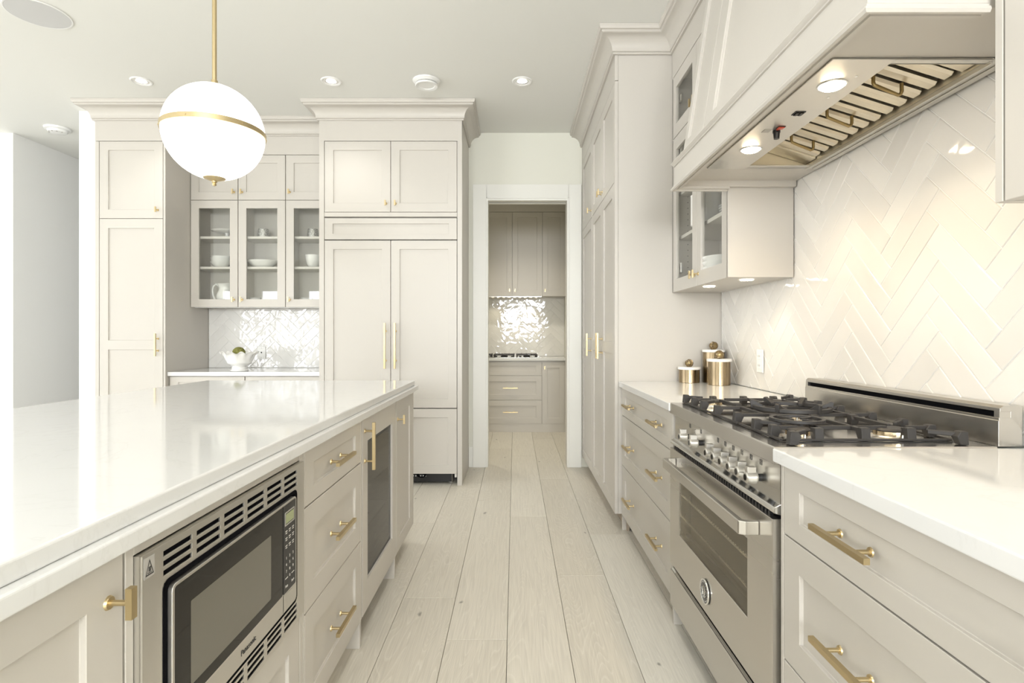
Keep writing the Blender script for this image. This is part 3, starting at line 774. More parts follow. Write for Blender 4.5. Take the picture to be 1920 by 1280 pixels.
# ------------------------------------------------------------------ wall cabinets beside the hood
def wall_glass(y_far, w, label, bounds, group=None):
    r = root('glass_cabinet', (XG, y_far, 0), R_RGT, label, 'cabinet', group)
    D = XR-0.014-XG; zb, zm, zt, top = UB, 2.385, 2.757, 2.93
    board(r, 'side_panel', 0, 0.018, 0.0, D, zb, top); board(r, 'side_panel', w-0.018, w, 0.0, D, zb, top)
    board(r, 'back_panel', 0.018, w-0.018, D-0.012, D, zb, top, INNER, 0)
    board(r, 'bottom_panel', 0.018, w-0.018, 0.021, D-0.012, zb+0.002, zb+0.022)
    board(r, 'top_panel', 0.018, w-0.018, 0.021, D-0.012, zt, zt+0.02)
    board(r, 'divider', 0.018, w-0.018, 0.021, D-0.012, zm-0.01, zm+0.01, INNER)
    for z in (1.795, 2.06): board(r, 'shelf', 0.020, w-0.020, 0.035, D-0.014, z-0.02, z, INNER, 0.001)
    board(r, 'frieze', 0.0, w, -0.0005, 0.02, zt+0.002, top-0.002)
    m = M()
    for xx in (0.0181, w-0.0191):
        for yy in (0.09,):
            for k in range(9): m.cyl((xx, yy+0.0, 1.54+k*0.035), (xx+0.001, yy, 1.54+k*0.035), 0.003, 6)
            for k in range(7): m.cyl((xx, yy+0.0, 1.83+k*0.035), (xx+0.001, yy, 1.83+k*0.035), 0.003, 6)
    o = m.build('shelf_pin_holes', PRINTB, r); o['kind'] = 'stuff'
    for i, (a, b, kx) in enumerate(bounds):
        lo = shaker(r, 'door', a+G/2, b-G/2, zb, zm-G/2, 0.068, 0.075, glassm=GLASS)
        up = shaker(r, 'door', a+G/2, b-G/2, zm+G/2, zt-0.002, 0.068, 0.075, glassm=GLASS)
        handle(KNS, lo, kx, 1.521, True); handle(KNS, up, kx, 2.44, True)
        hm = M(); hx = a+0.068 if kx > (a+b)/2 else b-0.068
        s_ = 1 if kx > (a+b)/2 else -1
        for z in (1.60, 2.30): hm.box(hx-0.02 if s_ > 0 else hx-0.03, hx+0.03 if s_ > 0 else hx+0.02, 0.022, 0.036, z-0.03, z+0.03).cyl((hx, 0.022, z), (hx, 0.034, z), 0.017, 12)
        hm.build('hinge', STEELV, lo, 0.002)
        hm = M()
        for z in (2.61,): hm.box(hx-0.02 if s_ > 0 else hx-0.03, hx+0.03 if s_ > 0 else hx+0.02, 0.022, 0.036, z-0.02, z+0.02).cyl((hx, 0.022, z), (hx, 0.034, z), 0.017, 12)
        hm.build('hinge', STEELV, up, 0.002)
    return r
wall_glass(YP-0.002, YP-0.002-HY1-0.003, 'wall cabinet with glass doors between the hood and the tall pantry', [(0.006, 0.452, 0.425), (0.452, 0.880, 0.479)])
wall_glass(HY0-0.017, 0.86, 'wall cabinet beside the near end of the hood, over the empty countertop', [(0.020, 0.43, 0.40), (0.43, 0.84, 0.46)])
# puck lights let into the underside
pk = None
for (x, y, lab) in ((1.045, 2.98, 'round recessed puck light under the glass cabinet, closer to the pantry'), (1.10, 2.63, 'round recessed puck light under the glass cabinet, closer to the hood')):
    r = root('puck_light', (x, y, UB), 0, lab, 'light', 'puck lights under the glass cabinet')
    M().ring((0, 0, -0.0015), 0.033, 0.003, 28, 8, 0.6).build('bezel', CHROME, r, smooth=True)
    M().cyl((0, 0, -0.0010), (0, 0, 0.0015), 0.031, 24).build('lens', PUCKM, r)
    l = bpy.data.lights.new('puck_glow', 'SPOT'); l.energy = 1.5; l.color = (1.0, 0.86, 0.62); l.spot_size = math.radians(115); l.spot_blend = 0.6; l.shadow_soft_size = 0.025
    lo = bpy.data.objects.new('puck_glow', l); COL.objects.link(lo); lo.location = (x, y, UB-0.012)

# ------------------------------------------------------------------ HOOD
XHF = 0.720
hd = root('range_hood', (XHF, HY1, 0), R_RGT, 'tapered greige wood range hood with steel insert above the range', 'range hood')
HW = HY1-HY0; HDp = XR-0.014-XHF
AZ0, AZ1 = 1.862, 1.956
board(hd, 'apron', 0.0, HW, 0.0, 0.022, AZ0, AZ1)
board(hd, 'apron', 0.0, 0.022, 0.022, HDp, AZ0, AZ1); board(hd, 'apron', HW-0.022, HW, 0.022, HDp, AZ0, AZ1)
def sweep_local(parent, name, path, prof, mat):
    o = sweep(name, path, prof, mat); o.parent = parent; return o
hp = [(0.0, XG-XHF-0.003), (0.0, 0.0), (HW, 0.0), (HW, XG-XHF-0.003)]
low = [(-0.024, AZ0-0.010), (-0.013, AZ0-0.010), (-0.011, AZ0-0.006), (-0.006, AZ0-0.006), (-0.004, AZ0-0.011), (0.001, AZ0-0.011), (0.003, AZ0-0.015), (0.010, AZ0-0.015), (0.014, AZ0-0.009), (0.012, AZ0-0.003), (0.008, AZ0-0.001), (0.008, AZ0+0.003), (0.004, AZ0+0.008), (0.004, AZ0+0.013), (-0.001, AZ0+0.017), (-0.001, AZ0), (-0.024, AZ0)]
sweep_local(hd, 'lower_moulding', hp, low, PAINT)
upm = [(-0.001, AZ1-0.004), (0.005, AZ1-0.002), (0.005, AZ1+0.003), (0.010, AZ1+0.007), (0.014, AZ1+0.013), (0.010, AZ1+0.020), (-0.012, AZ1+0.024), (-0.040, AZ1+0.026), (-0.040, AZ1)]
sweep_local(hd, 'upper_moulding', hp, upm, PAINT)
# apron underside frame on the wall side runs behind; soffit with a cut-out for the steel insert
LXa, LXb = HY1-2.275, HY1-1.395      # insert in local x
LYa, LYb = 0.805-XHF, 1.244-XHF
SZ = 1.888
M().grid([0.022, LXa, LXb, HW-0.022], [0.022, LYa, LYb, HDp], lambda i, j: None if (i, j) == (1, 1) else 0.0, 0.018, 0,
         lambda x, y, z: (x, z, SZ+y)).build('soffit', PAINT, hd)
# tapered front: three panelled boards
HZ0, HZ1 = AZ1+0.024, ZC-0.012
sl = (0.155)/(3.0-1.98)
def hmap(x, y, z): return (x, 0.030+(z-HZ0)*sl+y, z)
for name_, a, b in (('side_panel', 0.012, 0.268), ('front_panel', 0.270, HW-0.270), ('side_panel', HW-0.268, HW-0.012)):
    s1 = 0.042 if a < 0.1 else (0.095 if a < 0.5 else 0.042)
    s2 = 0.042 if a < 0.5 and b < 0.5 else (0.095 if b < HW-0.1 else 0.042)
    M().grid([a, a+s1, b-s2, b], [HZ0, 2.062, HZ1-0.2, HZ1], lambda i, j: 0.012 if (i, j) == (1, 1) else 0.0, 0.022, 0, hmap).build(name_, PAINT, hd, 0.0015)
m = M()
for x0, x1 in ((0.012, 0.034), (HW-0.034, HW-0.012)):
    m.add([hmap(x0, 0.022, HZ0), hmap(x1, 0.022, HZ0), (x1, HDp, HZ0), (x0, HDp, HZ0), hmap(x0, 0.022, HZ1), hmap(x1, 0.022, HZ1), (x1, HDp, HZ1), (x0, HDp, HZ1)],
          [(0, 3, 2, 1), (4, 5, 6, 7), (0, 1, 5, 4), (1, 2, 6, 5), (2, 3, 7, 6), (3, 0, 4, 7)])
m.build('hood_cheek', PAINT, hd)
# steel insert
LZ = 1.882
ins = M()
FPL = 0.145          # depth of the front plate
ins.box(LXa-0.012, LXb+0.012, LYa-0.012, LYa+FPL, LZ, LZ+0.004)
ins.box(LXa-0.012, LXb+0.012, LYb-0.050, LYb+0.004, LZ, LZ+0.004)
ins.box(LXa-0.012, LXa+0.030, LYa+FPL, LYb-0.050, LZ, LZ+0.004); ins.box(LXb-0.012, LXb+0.012, LYa+FPL, LYb-0.050, LZ, LZ+0.004)
liner = ins.build('steel_insert', STEELV, hd, 0.001)
# lip along the back flange
M().box(LXa-0.005, LXb+0.005, LYb-0.0505, LYb-0.046, LZ-0.007, LZ+0.006).box(LXa-0.005, LXb+0.005, LYb-0.022, LYb-0.019, LZ-0.004, LZ).build('grease_rail', STEELV, liner, 0.001)
M().box(LXa, LXb, LYa+0.01, LYb-0.01, LZ+0.155, LZ+0.16).build('insert_roof', VOID, liner)  # black roof paints in the dark between the filter slats
m = M(); m.box(LXa, LXa+0.004, LYa+FPL, LYb-0.05, LZ, LZ+0.155); m.box(LXb-0.012, LXb-0.008, LYa+FPL, LYb-0.05, LZ, LZ+0.155)
m.box(LXa, LXb-0.01, LYa+FPL-0.004, LYa+FPL, LZ+0.004, LZ+0.155); m.box(LXa, LXb-0.01, LYb-0.05, LYb-0.046, LZ+0.006, LZ+0.155)
m.build('insert_walls', BAFFLE, liner)
SP = 0.0592; BY0, BY1 = LYa+FPL+0.004, LYb-0.062
FZ0, FZ1 = LZ+0.088, LZ+0.016           # the filters rise towards the front
def fz(y): return FZ0+(FZ1-FZ0)*(y-BY0)/(BY1-BY0)
def slat_mesh(m, x0, w, ya, yb, ch=0.008, th=0.016):
    vs = []
    for yy in (ya, yb):
        z_ = fz(yy)
        vs += [(x0+ch, yy, z_), (x0+w-ch, yy, z_), (x0+w, yy, z_+0.007), (x0+w, yy, z_+th), (x0, yy, z_+th), (x0, yy, z_+0.007)]
    return m.add(vs, [(0, 1, 7, 6), (1, 2, 8, 7), (2, 3, 9, 8), (3, 4, 10, 9), (4, 5, 11, 10), (5, 0, 6, 11), (5, 4, 3, 2, 1, 0), (6, 7, 8, 9, 10, 11)])
xs0 = HY1-2.190
for a, b in ((LXa+0.005, xs0-0.004), (xs0+12*SP+0.002, LXb-0.014)):
    slat_mesh(M(), a, b-a, BY0, BY1+0.008, 0.002, 0.010).build('blank_plate', BAFFLE, hd)
for fi in range(3):
    xa = xs0+fi*4*SP
    fm = M()
    fm.box(xa, xa+4*SP-0.004, BY0-0.002, BY0+0.012, FZ0+0.016, FZ0+0.040); fm.box(xa, xa+4*SP-0.004, BY1-0.004, BY1+0.008, FZ1+0.018, FZ1+0.040)
    flt = fm.build('baffle_filter', BLACK, hd)
    for q in range(4): slat_mesh(M(), xa+q*SP+0.004, SP-0.017, BY0, BY1).build('slat', BAFFLE, flt)
    xc = xa+2*SP-0.003; y1_, y2_ = 1.035-XHF, 1.117-XHF
    d_ = 0.030
    hpts = [(xc, y1_, fz(y1_)+0.004), (xc, y1_, fz(y1_)-d_+0.010), (xc, y1_+0.003, fz(y1_)-d_+0.003), (xc, y1_+0.010, fz(y1_)-d_), (xc, y2_-0.010, fz(y2_)-d_), (xc, y2_-0.003, fz(y2_)-d_+0.003), (xc, y2_, fz(y2_)-d_+0.010), (xc, y2_, fz(y2_)+0.004)]
    M().tube(hpts, 0.0052, 10).build('filter_handle', BRONZE, flt, smooth=True, angle=60)
# lamps, knob and switches on the front plate
for wy in (1.524, 2.047):
    lx = HY1-wy; ly = 0.872-XHF
    lamp = M().ring((lx, ly, LZ-0.001), 0.036, 0.003, 28, 8, 0.6).build('lamp_ring', CHROME, hd, smooth=True)
    M().lathe([(0.0, -0.011), (0.015, -0.0105), (0.026, -0.008), (0.033, -0.003), (0.0335, -0.0002), (0.0, -0.0002)], (lx, ly, LZ), 28).build('lamp_lens', BULB, lamp, smooth=True)
    l = bpy.data.lights.new('hood_glow', 'SPOT'); l.energy = 5; l.color = (1.0, 0.76, 0.46); l.spot_size = math.radians(150); l.spot_blend = 0.7; l.shadow_soft_size = 0.035
    lo = bpy.data.objects.new('hood_glow', l); COL.objects.link(lo); lo.location = (0.872, wy, LZ-0.060)
lx, ly = HY1-1.86, 0.878-XHF
kb = M().cyl((lx, ly, LZ), (lx, ly, LZ-0.008), 0.012, 20).cyl((lx, ly, LZ-0.008), (lx, ly, LZ-0.028), 0.0105, 20, 0.009).build('speed_knob', BLACK, hd, smooth=True)
M().box(lx-0.016, lx+0.012, ly-0.044, ly-0.020, LZ-0.0012, LZ).build('rating_label', STICK, hd)
sw = M().box(lx+0.018, lx+0.040, ly-0.012, ly+0.012, LZ-0.002, LZ).build('rocker_switch', BLACK, hd)
M().prism([(ly-0.010, LZ-0.002), (ly-0.010, LZ-0.007), (ly+0.010, LZ-0.004), (ly+0.010, LZ-0.002)], lx+0.020, lx+0.038).build('rocker', RED, sw)
sx = HY1-1.715; sw = M().box(sx-0.014, sx+0.014, ly-0.016, ly+0.016, LZ-0.002, LZ).build('rocker_switch', BLACK, hd)
M().box(sx-0.011, sx+0.011, ly-0.012, ly-0.001, LZ-0.005, LZ-0.002).box(sx-0.011, sx+0.011, ly+0.001, ly+0.012, LZ-0.005, LZ-0.002).build('rocker', DGLASS, sw, 0.001)
m = M()
for wy in (1.47, 1.60): m.cyl((HY1-wy, 0.905-XHF, LZ), (HY1-wy, 0.905-XHF, LZ-0.002), 0.004, 10)
m.build('plate_screw', CHROME, hd)['kind'] = 'stuff'

# ------------------------------------------------------------------ RANGE
XRG = 0.640
rg = root('range', (XRG, RY1, 0), R_RGT, 'stainless steel gas range with eight knobs and round door badge', 'stove')
RW = RY1-RY0; RD = XR-0.016-XRG
board(rg, 'body', 0.010, RW-0.010, 0.062, RD, 0.095, 0.873, BLACK, 0.001)
M().prism([(0.0, 0.877), (0.0, 0.917), (0.003, 0.9195), (RD-0.062, 0.9195), (RD-0.062, 0.874), (0.020, 0.874)], 0, RW).build('cooktop', DECK, rg, 0.001)
# control panel and bottom lip
M().prism([(0.020, 0.776), (0.020, 0.874), (0.061, 0.874), (0.061, 0.776)], 0.006, RW-0.006).build('control_panel', STEEL, rg)
M().prism([(0.020, 0.776), (0.004, 0.768), (0.002, 0.760), (0.002, 0.754), (0.018, 0.749), (0.061, 0.749), (0.061, 0.776)], 0.002, RW-0.002).build('panel_lip', CHROME, rg, 0.001)
m = M().box(0.008, RW-0.008, 0.022, 0.061, 0.728, 0.7485)
m.build('vent_gap_shade', VOID, rg)  # solid black box for the shade in the vent gap
m = M()
for i in range(44): m.box(0.02+i*0.0195, 0.03+i*0.0195, 0.012, 0.022, 0.732, 0.7455)
m.build('vent_fins', BLACK, rg)['kind'] = 'stuff'
# oven door
WX0, WX1, WZ0, WZ1 = RY1-2.158, RY1-1.527, 0.419, 0.636
od = M().grid([0.003, WX0, WX1, RW-0.006], [0.266, WZ0, WZ1, 0.738], lambda i, j: None if (i, j) == (1, 1) else 0.0, 0.046, 0.0).build('oven_door', STEEL, rg, 0.0015)
M().box(WX0-0.002, WX1+0.002, 0.003, 0.006, WZ0-0.002, WZ1+0.002).build('oven_glass', OVENG, od)
M().box(0.01, RW-0.012, 0.0465, 0.0495, 0.27, 0.735).build('oven_back', principled('oven_liner', (0.22, 0.20, 0.16), 0.4, 0.3), od)  # liner colour lightened to stand in for reflection in the glass
for zr in (0.575, 0.492):
    m = M(); n = 34; pts = []
    for i in range(n*2+1):
        x = WX0+0.01+(WX1-WX0-0.02)*i/(n*2); pts.append((x, 0.0125, zr+(0.005 if i % 2 else -0.002)))
    m.tube(pts, 0.0017, 5); m.tube([(WX0+0.005, 0.0150, zr-0.006), (WX1-0.005, 0.0150, zr-0.006)], 0.002, 6)
    m.build('oven_rack', CHROME, od)
# door handle
hz = 0.690; hh = 0.0185; x0, x1 = RY1-2.215, RY1-1.450
P_ = [(x0, 0.0), (x0, -0.036), (x0+0.010, -0.052), (x1-0.010, -0.052), (x1, -0.036), (x1, 0.0), (x1-0.016, 0.0), (x1-0.016, -0.030), (x1-0.020, -0.036), (x0+0.020, -0.036), (x0+0.016, -0.030), (x0+0.016, 0.0)]
M().slab(P_, hz-hh, hz+hh).build('door_handle', STEEL, od, 0.0025, 2)
# badge with crest
bx, bz = RY1-1.856, 0.339
bd = M()
vs = []
bd.cyl((bx, 0.0, bz), (bx, -0.006, bz), 0.038, 40)
badge = bd.build('badge', BLACK, od, 0.001, smooth=True)
m = M().ring((0, 0, 0), 0.0385, 0.0035, 40, 8)
m.v = [(bx+x, -0.005+z, bz+y) for x, y, z in m.v]; m.build('badge_ring', CHROME, badge, smooth=True, angle=60)
m = M()
for i in range(20):
    t = 2*PI*i/20; m.cyl((bx+0.031*math.cos(t), -0.006, bz+0.031*math.sin(t)), (bx+0.031*math.cos(t), -0.0072, bz+0.031*math.sin(t)), 0.0022, 8)
for s_ in (-1, 1):      # two scrolled wings, a shield and a crown
    for k in range(5):
        a = math.radians(20+k*26); p0 = (bx+s_*0.005, -0.0066, bz-0.006+k*0.003)
        m.tube([p0, (bx+s_*(0.008+0.008*math.cos(a)), -0.0070, bz-0.006+0.014*math.sin(a)), (bx+s_*(0.010+0.013*math.cos(a)), -0.0066, bz-0.006+0.022*math.sin(a))], 0.0012, 5)
    m.tube([(bx+s_*0.002, -0.0066, bz-0.008), (bx+s_*0.012, -0.007, bz-0.014), (bx+s_*0.017, -0.0066, bz-0.006)], 0.0012, 5)
m.ring((0, 0, 0), 0.007, 0.0012, 16, 6); n_ = 16*6
m.v[-n_:] = [(bx+x, -0.0066+z, bz-0.012+y) for x, y, z in m.v[-n_:]]
for k in (-1, 0, 1): m.tube([(bx+k*0.004, -0.0066, bz+0.013), (bx+k*0.006, -0.0068, bz+0.021)], 0.0011, 5)
m.build('crest', CHROME, badge)
# warming drawer, legs
M().box(0.003, RW-0.006, 0.0, 0.05, 0.098, 0.240).build('storage_drawer', STEEL, rg, 0.0015)
M().prism([(0.004, 0.240), (0.012, 0.243), (0.05, 0.243), (0.05, 0.240)], 0.004, RW-0.007).build('drawer_lip', CHROME, rg)
M().box(0.008, RW-0.010, 0.051, 0.0615, 0.095, 0.735).build('door_gap_shade', VOID, rg)  # black sheet behind door and drawer, standing in for gap shade
for lx in (0.06, RW-0.06):
    for ly in (0.10, RD-0.08):
        M().cyl((lx, ly, 0), (lx, ly, 0.012), 0.024, 20).cyl((lx, ly, 0.012), (lx, ly, 0.096), 0.016, 20).build('leg', STEELV, rg, smooth=True)
# knobs
km = M()
km.cyl((0, 0, 0), (0, -0.014, 0), 0.010, 16)
kb_me = km.mesh('knob_stem', True); kb_me.materials.append(BLACK)
km = M()
km.cyl((0, -0.012, 0), (0, -0.016, 0), 0.0150, 28, 0.0165); km.cyl((0, -0.016, 0), (0, -0.040, 0), 0.0165, 28, 0.0155)
km.cyl((0, -0.040, 0), (0, -0.043, 0), 0.0155, 28, 0.0125)
km.slab([(-0.0085, -0.040), (0.0085, -0.040), (0.0085, -0.016), (-0.0085, -0.016)], 0.008, 0.029)
kn_me = km.mesh('knob', True, 30); kn_me.materials.append(STEELV)
ki_me = M().cyl((0, -0.0425, 0), (0, -0.0438, 0), 0.0085, 20).mesh('knob_inset', True); ki_me.materials.append(DGLASS)
ic = M()  # small dark squares painted in for reflections on the polished panel
for i in (-1, 1):
    ic.box(-0.007, 0.007, -0.0005, 0, 0.046*0+i*0.0065-0.0008, i*0.0065+0.0008); ic.box(i*0.0065-0.0008, i*0.0065+0.0008, -0.0005, 0, -0.0065, 0.0065)
    ic.box(i*0.003-0.0012, i*0.003+0.0012, -0.0005, 0, -0.004, -0.001); ic.box(i*0.003-0.0012, i*0.003+0.0012, -0.0005, 0, 0.001, 0.004)
ic_me = ic.mesh('knob_reflection'); ic_me.materials.append(PRINTB)
for q, wy in enumerate((2.085, 1.965, 1.800, 1.737, 1.674, 1.611, 1.548, 1.486)):
    z = 0.815; x = RY1-wy
    o = put('knob', kn_me, rg, loc=(x, 0.020, z)); o.modifiers.new('bevel', 'BEVEL').width = 0.0008
    put('knob_stem', kb_me, o); put('knob_inset', ki_me, o)
    put('knob_reflection', ic_me, rg, loc=(x, 0.020, z+0.041))
m = M()
for k in range(9): m.box(RY1-2.027+(-0.003 if k % 2 else -0.005), RY1-2.027+0.003, 0.0194, 0.020, 0.802+k*0.006, 0.8035+k*0.006)
m.build('dial_print', PRINTB, rg)
# backguard
M().prism([(RD-0.060, 0.9195), (RD-0.060, 0.983), (RD-0.0585, 0.985), (RD-0.0585, 0.991), (RD-0.030, 0.991), (RD-0.030, 1.006), (RD-0.0565, 1.006), (RD-0.0565, 1.0145), (RD-0.048, 1.021), (RD-0.001, 1.021), (RD-0.001, 0.9195)], 0.0, RW).build('backguard', STEEL, rg, 0.0006)
M().box(0.0005, 0.016, RD-0.0575, RD-0.029, 0.9905, 1.0065).box(RW-0.016, RW-0.0005, RD-0.0575, RD-0.029, 0.9905, 1.0065).build('slot_cheek', STEEL, rg)
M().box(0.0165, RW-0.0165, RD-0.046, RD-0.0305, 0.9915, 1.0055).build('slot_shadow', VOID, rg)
# burners and grates (local coordinates: x along the range, y into it)
DZ_ = 0.9195
burn = [(RY1-1.50, 0.125, 0.036), (RY1-1.50, 0.375, 0.046), (RW/2, 0.262, 0.055), (RW-(RY1-1.50), 0.125, 0.046), (RW-(RY1-1.50), 0.375, 0.036)]
# recessed dark cooktop tray edge line
M().grid([0.055, 0.062, RW-0.062, RW-0.055], [0.034, 0.041, 0.500, 0.507], lambda i, j: None if (i, j) == (1, 1) else 0.0, 0.001, 0, lambda x, y, z: (x, z, DZ_+0.001-y)).build('tray_seam', BLACK, rg)
for (x, y, r_) in burn:
    b = M().lathe([(r_+0.012, 0.0005), (r_+0.010, 0.004), (r_, 0.005), (r_-0.003, 0.008)], (x, y, DZ_), 28).build('burner', STEELV, rg, smooth=True)
    M().lathe([(r_-0.006, 0.007), (r_-0.006, 0.019), (r_-0.010, 0.020)], (x, y, DZ_), 28, lambda rr, zz_, t, j: (rr*(1+0.025*math.cos(14*t)), zz_)).build('flame_ring', COPPER, b)
    M().lathe([(r_-0.004, 0.0202), (r_-0.003, 0.023), (r_-0.008, 0.027), (0.0, 0.0285)], (x, y, DZ_), 28).build('burner_cap', IRON, b, smooth=True)
    m = M(); m.cyl((x+r_+0.003, y, DZ_+0.004), (x+r_+0.003, y, DZ_+0.014), 0.0020, 8); m.build('igniter', WHITEP, b)
GT = DZ_+0.032   # top of the grates
def bar(m, p, q, w=0.011, z0=None, z1=None, taper=None):
    z0 = GT-0.011 if z0 is None else z0; z1 = GT if z1 is None else z1
    p = Vector(p); q = Vector(q); d = (q-p).normalized(); n_ = Vector((-d.y, d.x))*w/2
    m.slab([tuple(p+n_), tuple(p-n_), tuple(q-n_), tuple(q+n_)], z0, z1)
def lug(m, x, y, dx, dy, l=0.045):
    """foot block at the rim of a grate whose arm runs in direction (dx,dy); chamfered upper edge"""
    w = 0.0115; n_ = (-dy*w, dx*w)
    f = lambda t, z: [(x+dx*t+n_[0], y+dy*t+n_[1], z), (x+dx*t-n_[0], y+dy*t-n_[1], z)]
    a = f(0, DZ_+0.0012)+f(0.003, GT+0.003)+f(0.021, GT+0.003)+f(0.030, GT-0.010)+f(0.020, DZ_+0.0012)
    m.add(a, [(0, 1, 3, 2), (2, 3, 5, 4), (4, 5, 7, 6), (6, 7, 9, 8), (8, 9, 1, 0), (0, 2, 4, 6, 8), (1, 9, 7, 5, 3)])
def rim(m, x0, x1, y0, y1):
    for (a, b) in (((x0, y0), (x1, y0)), ((x0, y1), (x1, y1)), ((x0, y0), (x0, y1)), ((x1, y0), (x1, y1))):
        bar(m, a, b, 0.008, DZ_+0.0015, DZ_+0.008)
def grate(x0, x1, y0, y1, centres):
    m = M(); ym = (y0+y1)/2; cx = centres[0][0]
    rim(m, x0, x1, y0, y1)
    for sx_ in (-1, 1):
        ex = x0-0.003 if sx_ < 0 else x1+0.003
        for (_, cy) in centres:
            bar(m, (ex-sx_*0.01, cy), (cx+sx_*0.026, cy), 0.010); lug(m, ex, cy, -sx_, 0)
        lug(m, ex, ym, -sx_, 0)
        for yy, dd in ((y0, 1), (y1, -1)):
            lug(m, cx+sx_*0.105, yy-dd*0.003, 0, dd); bar(m, (cx+sx_*0.105, yy+dd*0.01), (cx+sx_*0.062, yy+dd*0.062), 0.010)
    bar(m, (x0+0.007, ym), (x1-0.007, ym), 0.012)
    for (_, cy) in centres:
        d_ = -1 if cy < ym else 1; ey = y0-0.003 if d_ < 0 else y1+0.003
        bar(m, (cx, ym), (cx, cy-d_*0.026), 0.010)
        bar(m, (cx, ey-d_*0.01), (cx, cy+d_*0.026), 0.010); lug(m, cx, ey, 0, -d_)
    return m.build('grate', IRON, rg, 0.0015)
GX = 0.066; GWd = 0.262
grate(GX, GX+GWd, 0.050, 0.492, [(RW-(RY1-1.50), 0.150), (RW-(RY1-1.50), 0.390)])
grate(RW-GX-GWd, RW-GX, 0.050, 0.492, [((RY1-1.50), 0.150), ((RY1-1.50), 0.390)])
m = M(); cx, cy = RW/2, 0.271
rim(m, cx-0.117, cx+0.117, 0.050, 0.492)
for sx_ in (-1, 1):
    for d_ in (-1, 1):
        ye = 0.047 if d_ < 0 else 0.495
        bar(m, (cx+sx_*0.085, ye-d_*0.01), (cx+sx_*0.085, cy), 0.011); lug(m, cx+sx_*0.085, ye, 0, -d_)
    bar(m, (cx+sx_*0.115, cy), (cx+sx_*0.03, cy), 0.011)
for d_ in (-1, 1): bar(m, (cx-0.085, cy+d_*0.13), (cx+0.085, cy+d_*0.13), 0.011); bar(m, (cx, cy+d_*0.13), (cx, cy+d_*0.03), 0.011)
m.build('grate', IRON, rg, 0.0015)
# wok ring and simmer ring
m = M()
def flat_ring(m, c, r0, r1, z0, z1, n=40):
    vs = []
    for r_, z_ in ((r0, z0), (r1, z0), (r1, z1), (r0, z1)):
        for i in range(n): t = 2*PI*i/n; vs.append((c[0]+r_*math.cos(t), c[1]+r_*math.sin(t), z_))
    return m.add(vs, [(a*n+i, a*n+(i+1) % n, ((a+1) % 4)*n+(i+1) % n, ((a+1) % 4)*n+i) for a in range(4) for i in range(n)])
flat_ring(m, (cx, cy), 0.108, 0.120, GT+0.001, GT+0.013)
for i in range(6):
    t = 2*PI*i/6+0.26; c_, s_ = math.cos(t), math.sin(t); w = 0.006
    a = [(0.122, GT+0.001), (0.126, GT+0.026), (0.118, GT+0.030), (0.085, GT+0.012), (0.085, GT+0.004)]
    vs = [(cx+r_*c_-s_*w*k, cy+r_*s_+c_*w*k, z_) for k in (-1, 1) for r_, z_ in a]
    m.add(vs, [(0, 1, 2, 3, 4), (9, 8, 7, 6, 5)]+[(i_, 5+i_, 5+(i_+1) % 5, (i_+1) % 5) for i_ in range(5)])
m.build('wok_ring', IRON, rg, 0.001, smooth=True)
m = M(); sx0, sy0 = RY1-1.50-0.06, 0.150
sx0 = RW-0.21; sy0 = 0.165
flat_ring(m, (sx0, sy0), 0.062, 0.073, GT+0.001, GT+0.009)
for t in (0.5, 0.5+PI/2, 0.5+PI, 0.5+1.5*PI): bar(m, (sx0+0.018*math.cos(t), sy0+0.018*math.sin(t)), (sx0+0.064*math.cos(t), sy0+0.064*math.sin(t)), 0.008, GT+0.002, GT+0.008)
m.build('simmer_ring', IRON, rg, 0.001)

# ================================================================== BACK WALL CABINETS
# refrigerator housing
FW = FX1-FX0
r = root('refrigerator_cabinet', (FX0, FY, 0), R_WALL, 'tall greige surround with two cupboard doors above the panelled refrigerator', 'cabinet')
FD = YW-0.002-FY
board(r, 'side_panel', 0.0, 0.040, 0.0, FD, 0, 2.93); board(r, 'side_panel', FW-0.038, FW, 0.0, FD, 0, 2.93)
board(r, 'carcass', 0.040, FW-0.038, 0.021, FD, 2.145, 2.93, PAINT, 0)
board(r, 'frieze', 0.0, FW, -0.0005, 0.02, 2.752, 2.93)
board(r, 'cross_rail', 0.042, FW-0.040, 0.0, 0.02, 2.147, 2.182)
xm = 0.040+(FW-0.078)/2
for a, b, kx in ((0.042, xm, xm-0.038), (xm, FW-0.040, xm+0.038)):
    d = shaker(r, 'door', a+G/2, b-G/2, 2.185, 2.748, 0.07, 0.07); handle(KNS, d, kx, 2.252, True)
# refrigerator
r = root('refrigerator', (FX0+0.044, FY, 0), R_WALL, 'panel-ready refrigerator with two tall doors above a freezer drawer', 'refrigerator')
RWF = FW-0.086
board(r, 'body', 0.004, RWF-0.004, 0.035, FD-0.01, 0.095, 2.135, BLACK, 0)
shaker(r, 'grille_panel', 0.0, RWF, 1.965, 2.136, 0.065, 0.045, t=0.03)
xm = RWF/2
for a, b, kx in ((0.0, xm-0.002, xm-0.040), (xm+0.002, RWF, xm+0.040)):
    d = shaker(r, 'door', a, b, 0.620, 1.957, 0.070, 0.070, t=0.03)
    handle(HF, d, kx, 1.116, True)
d = shaker(r, 'freezer_drawer', 0.0, RWF, 0.094, 0.613, 0.070, 0.070, t=0.03)
handle(HF, d, xm, 0.54)
kk = M().box(0.012, RWF-0.05, 0.050, 0.075, 0.018, 0.090).build('toe_grille', BLACK, r, 0.003)
m = M()
for i in range(10): m.cyl((0.62+i*0.02, 0.050, 0.066), (0.62+i*0.02, 0.047, 0.066), 0.005, 8)
m.build('grille_holes', WHITEP, kk)['kind'] = 'stuff'
m = M().ring((0, 0, 0), 0.030, 0.008, 20, 8); m.v = [(RWF-0.29+x, 0.047+z, 0.072+y*0.55) for x, y, z in m.v]
m.build('wiring_loop', VOID, kk, smooth=True)
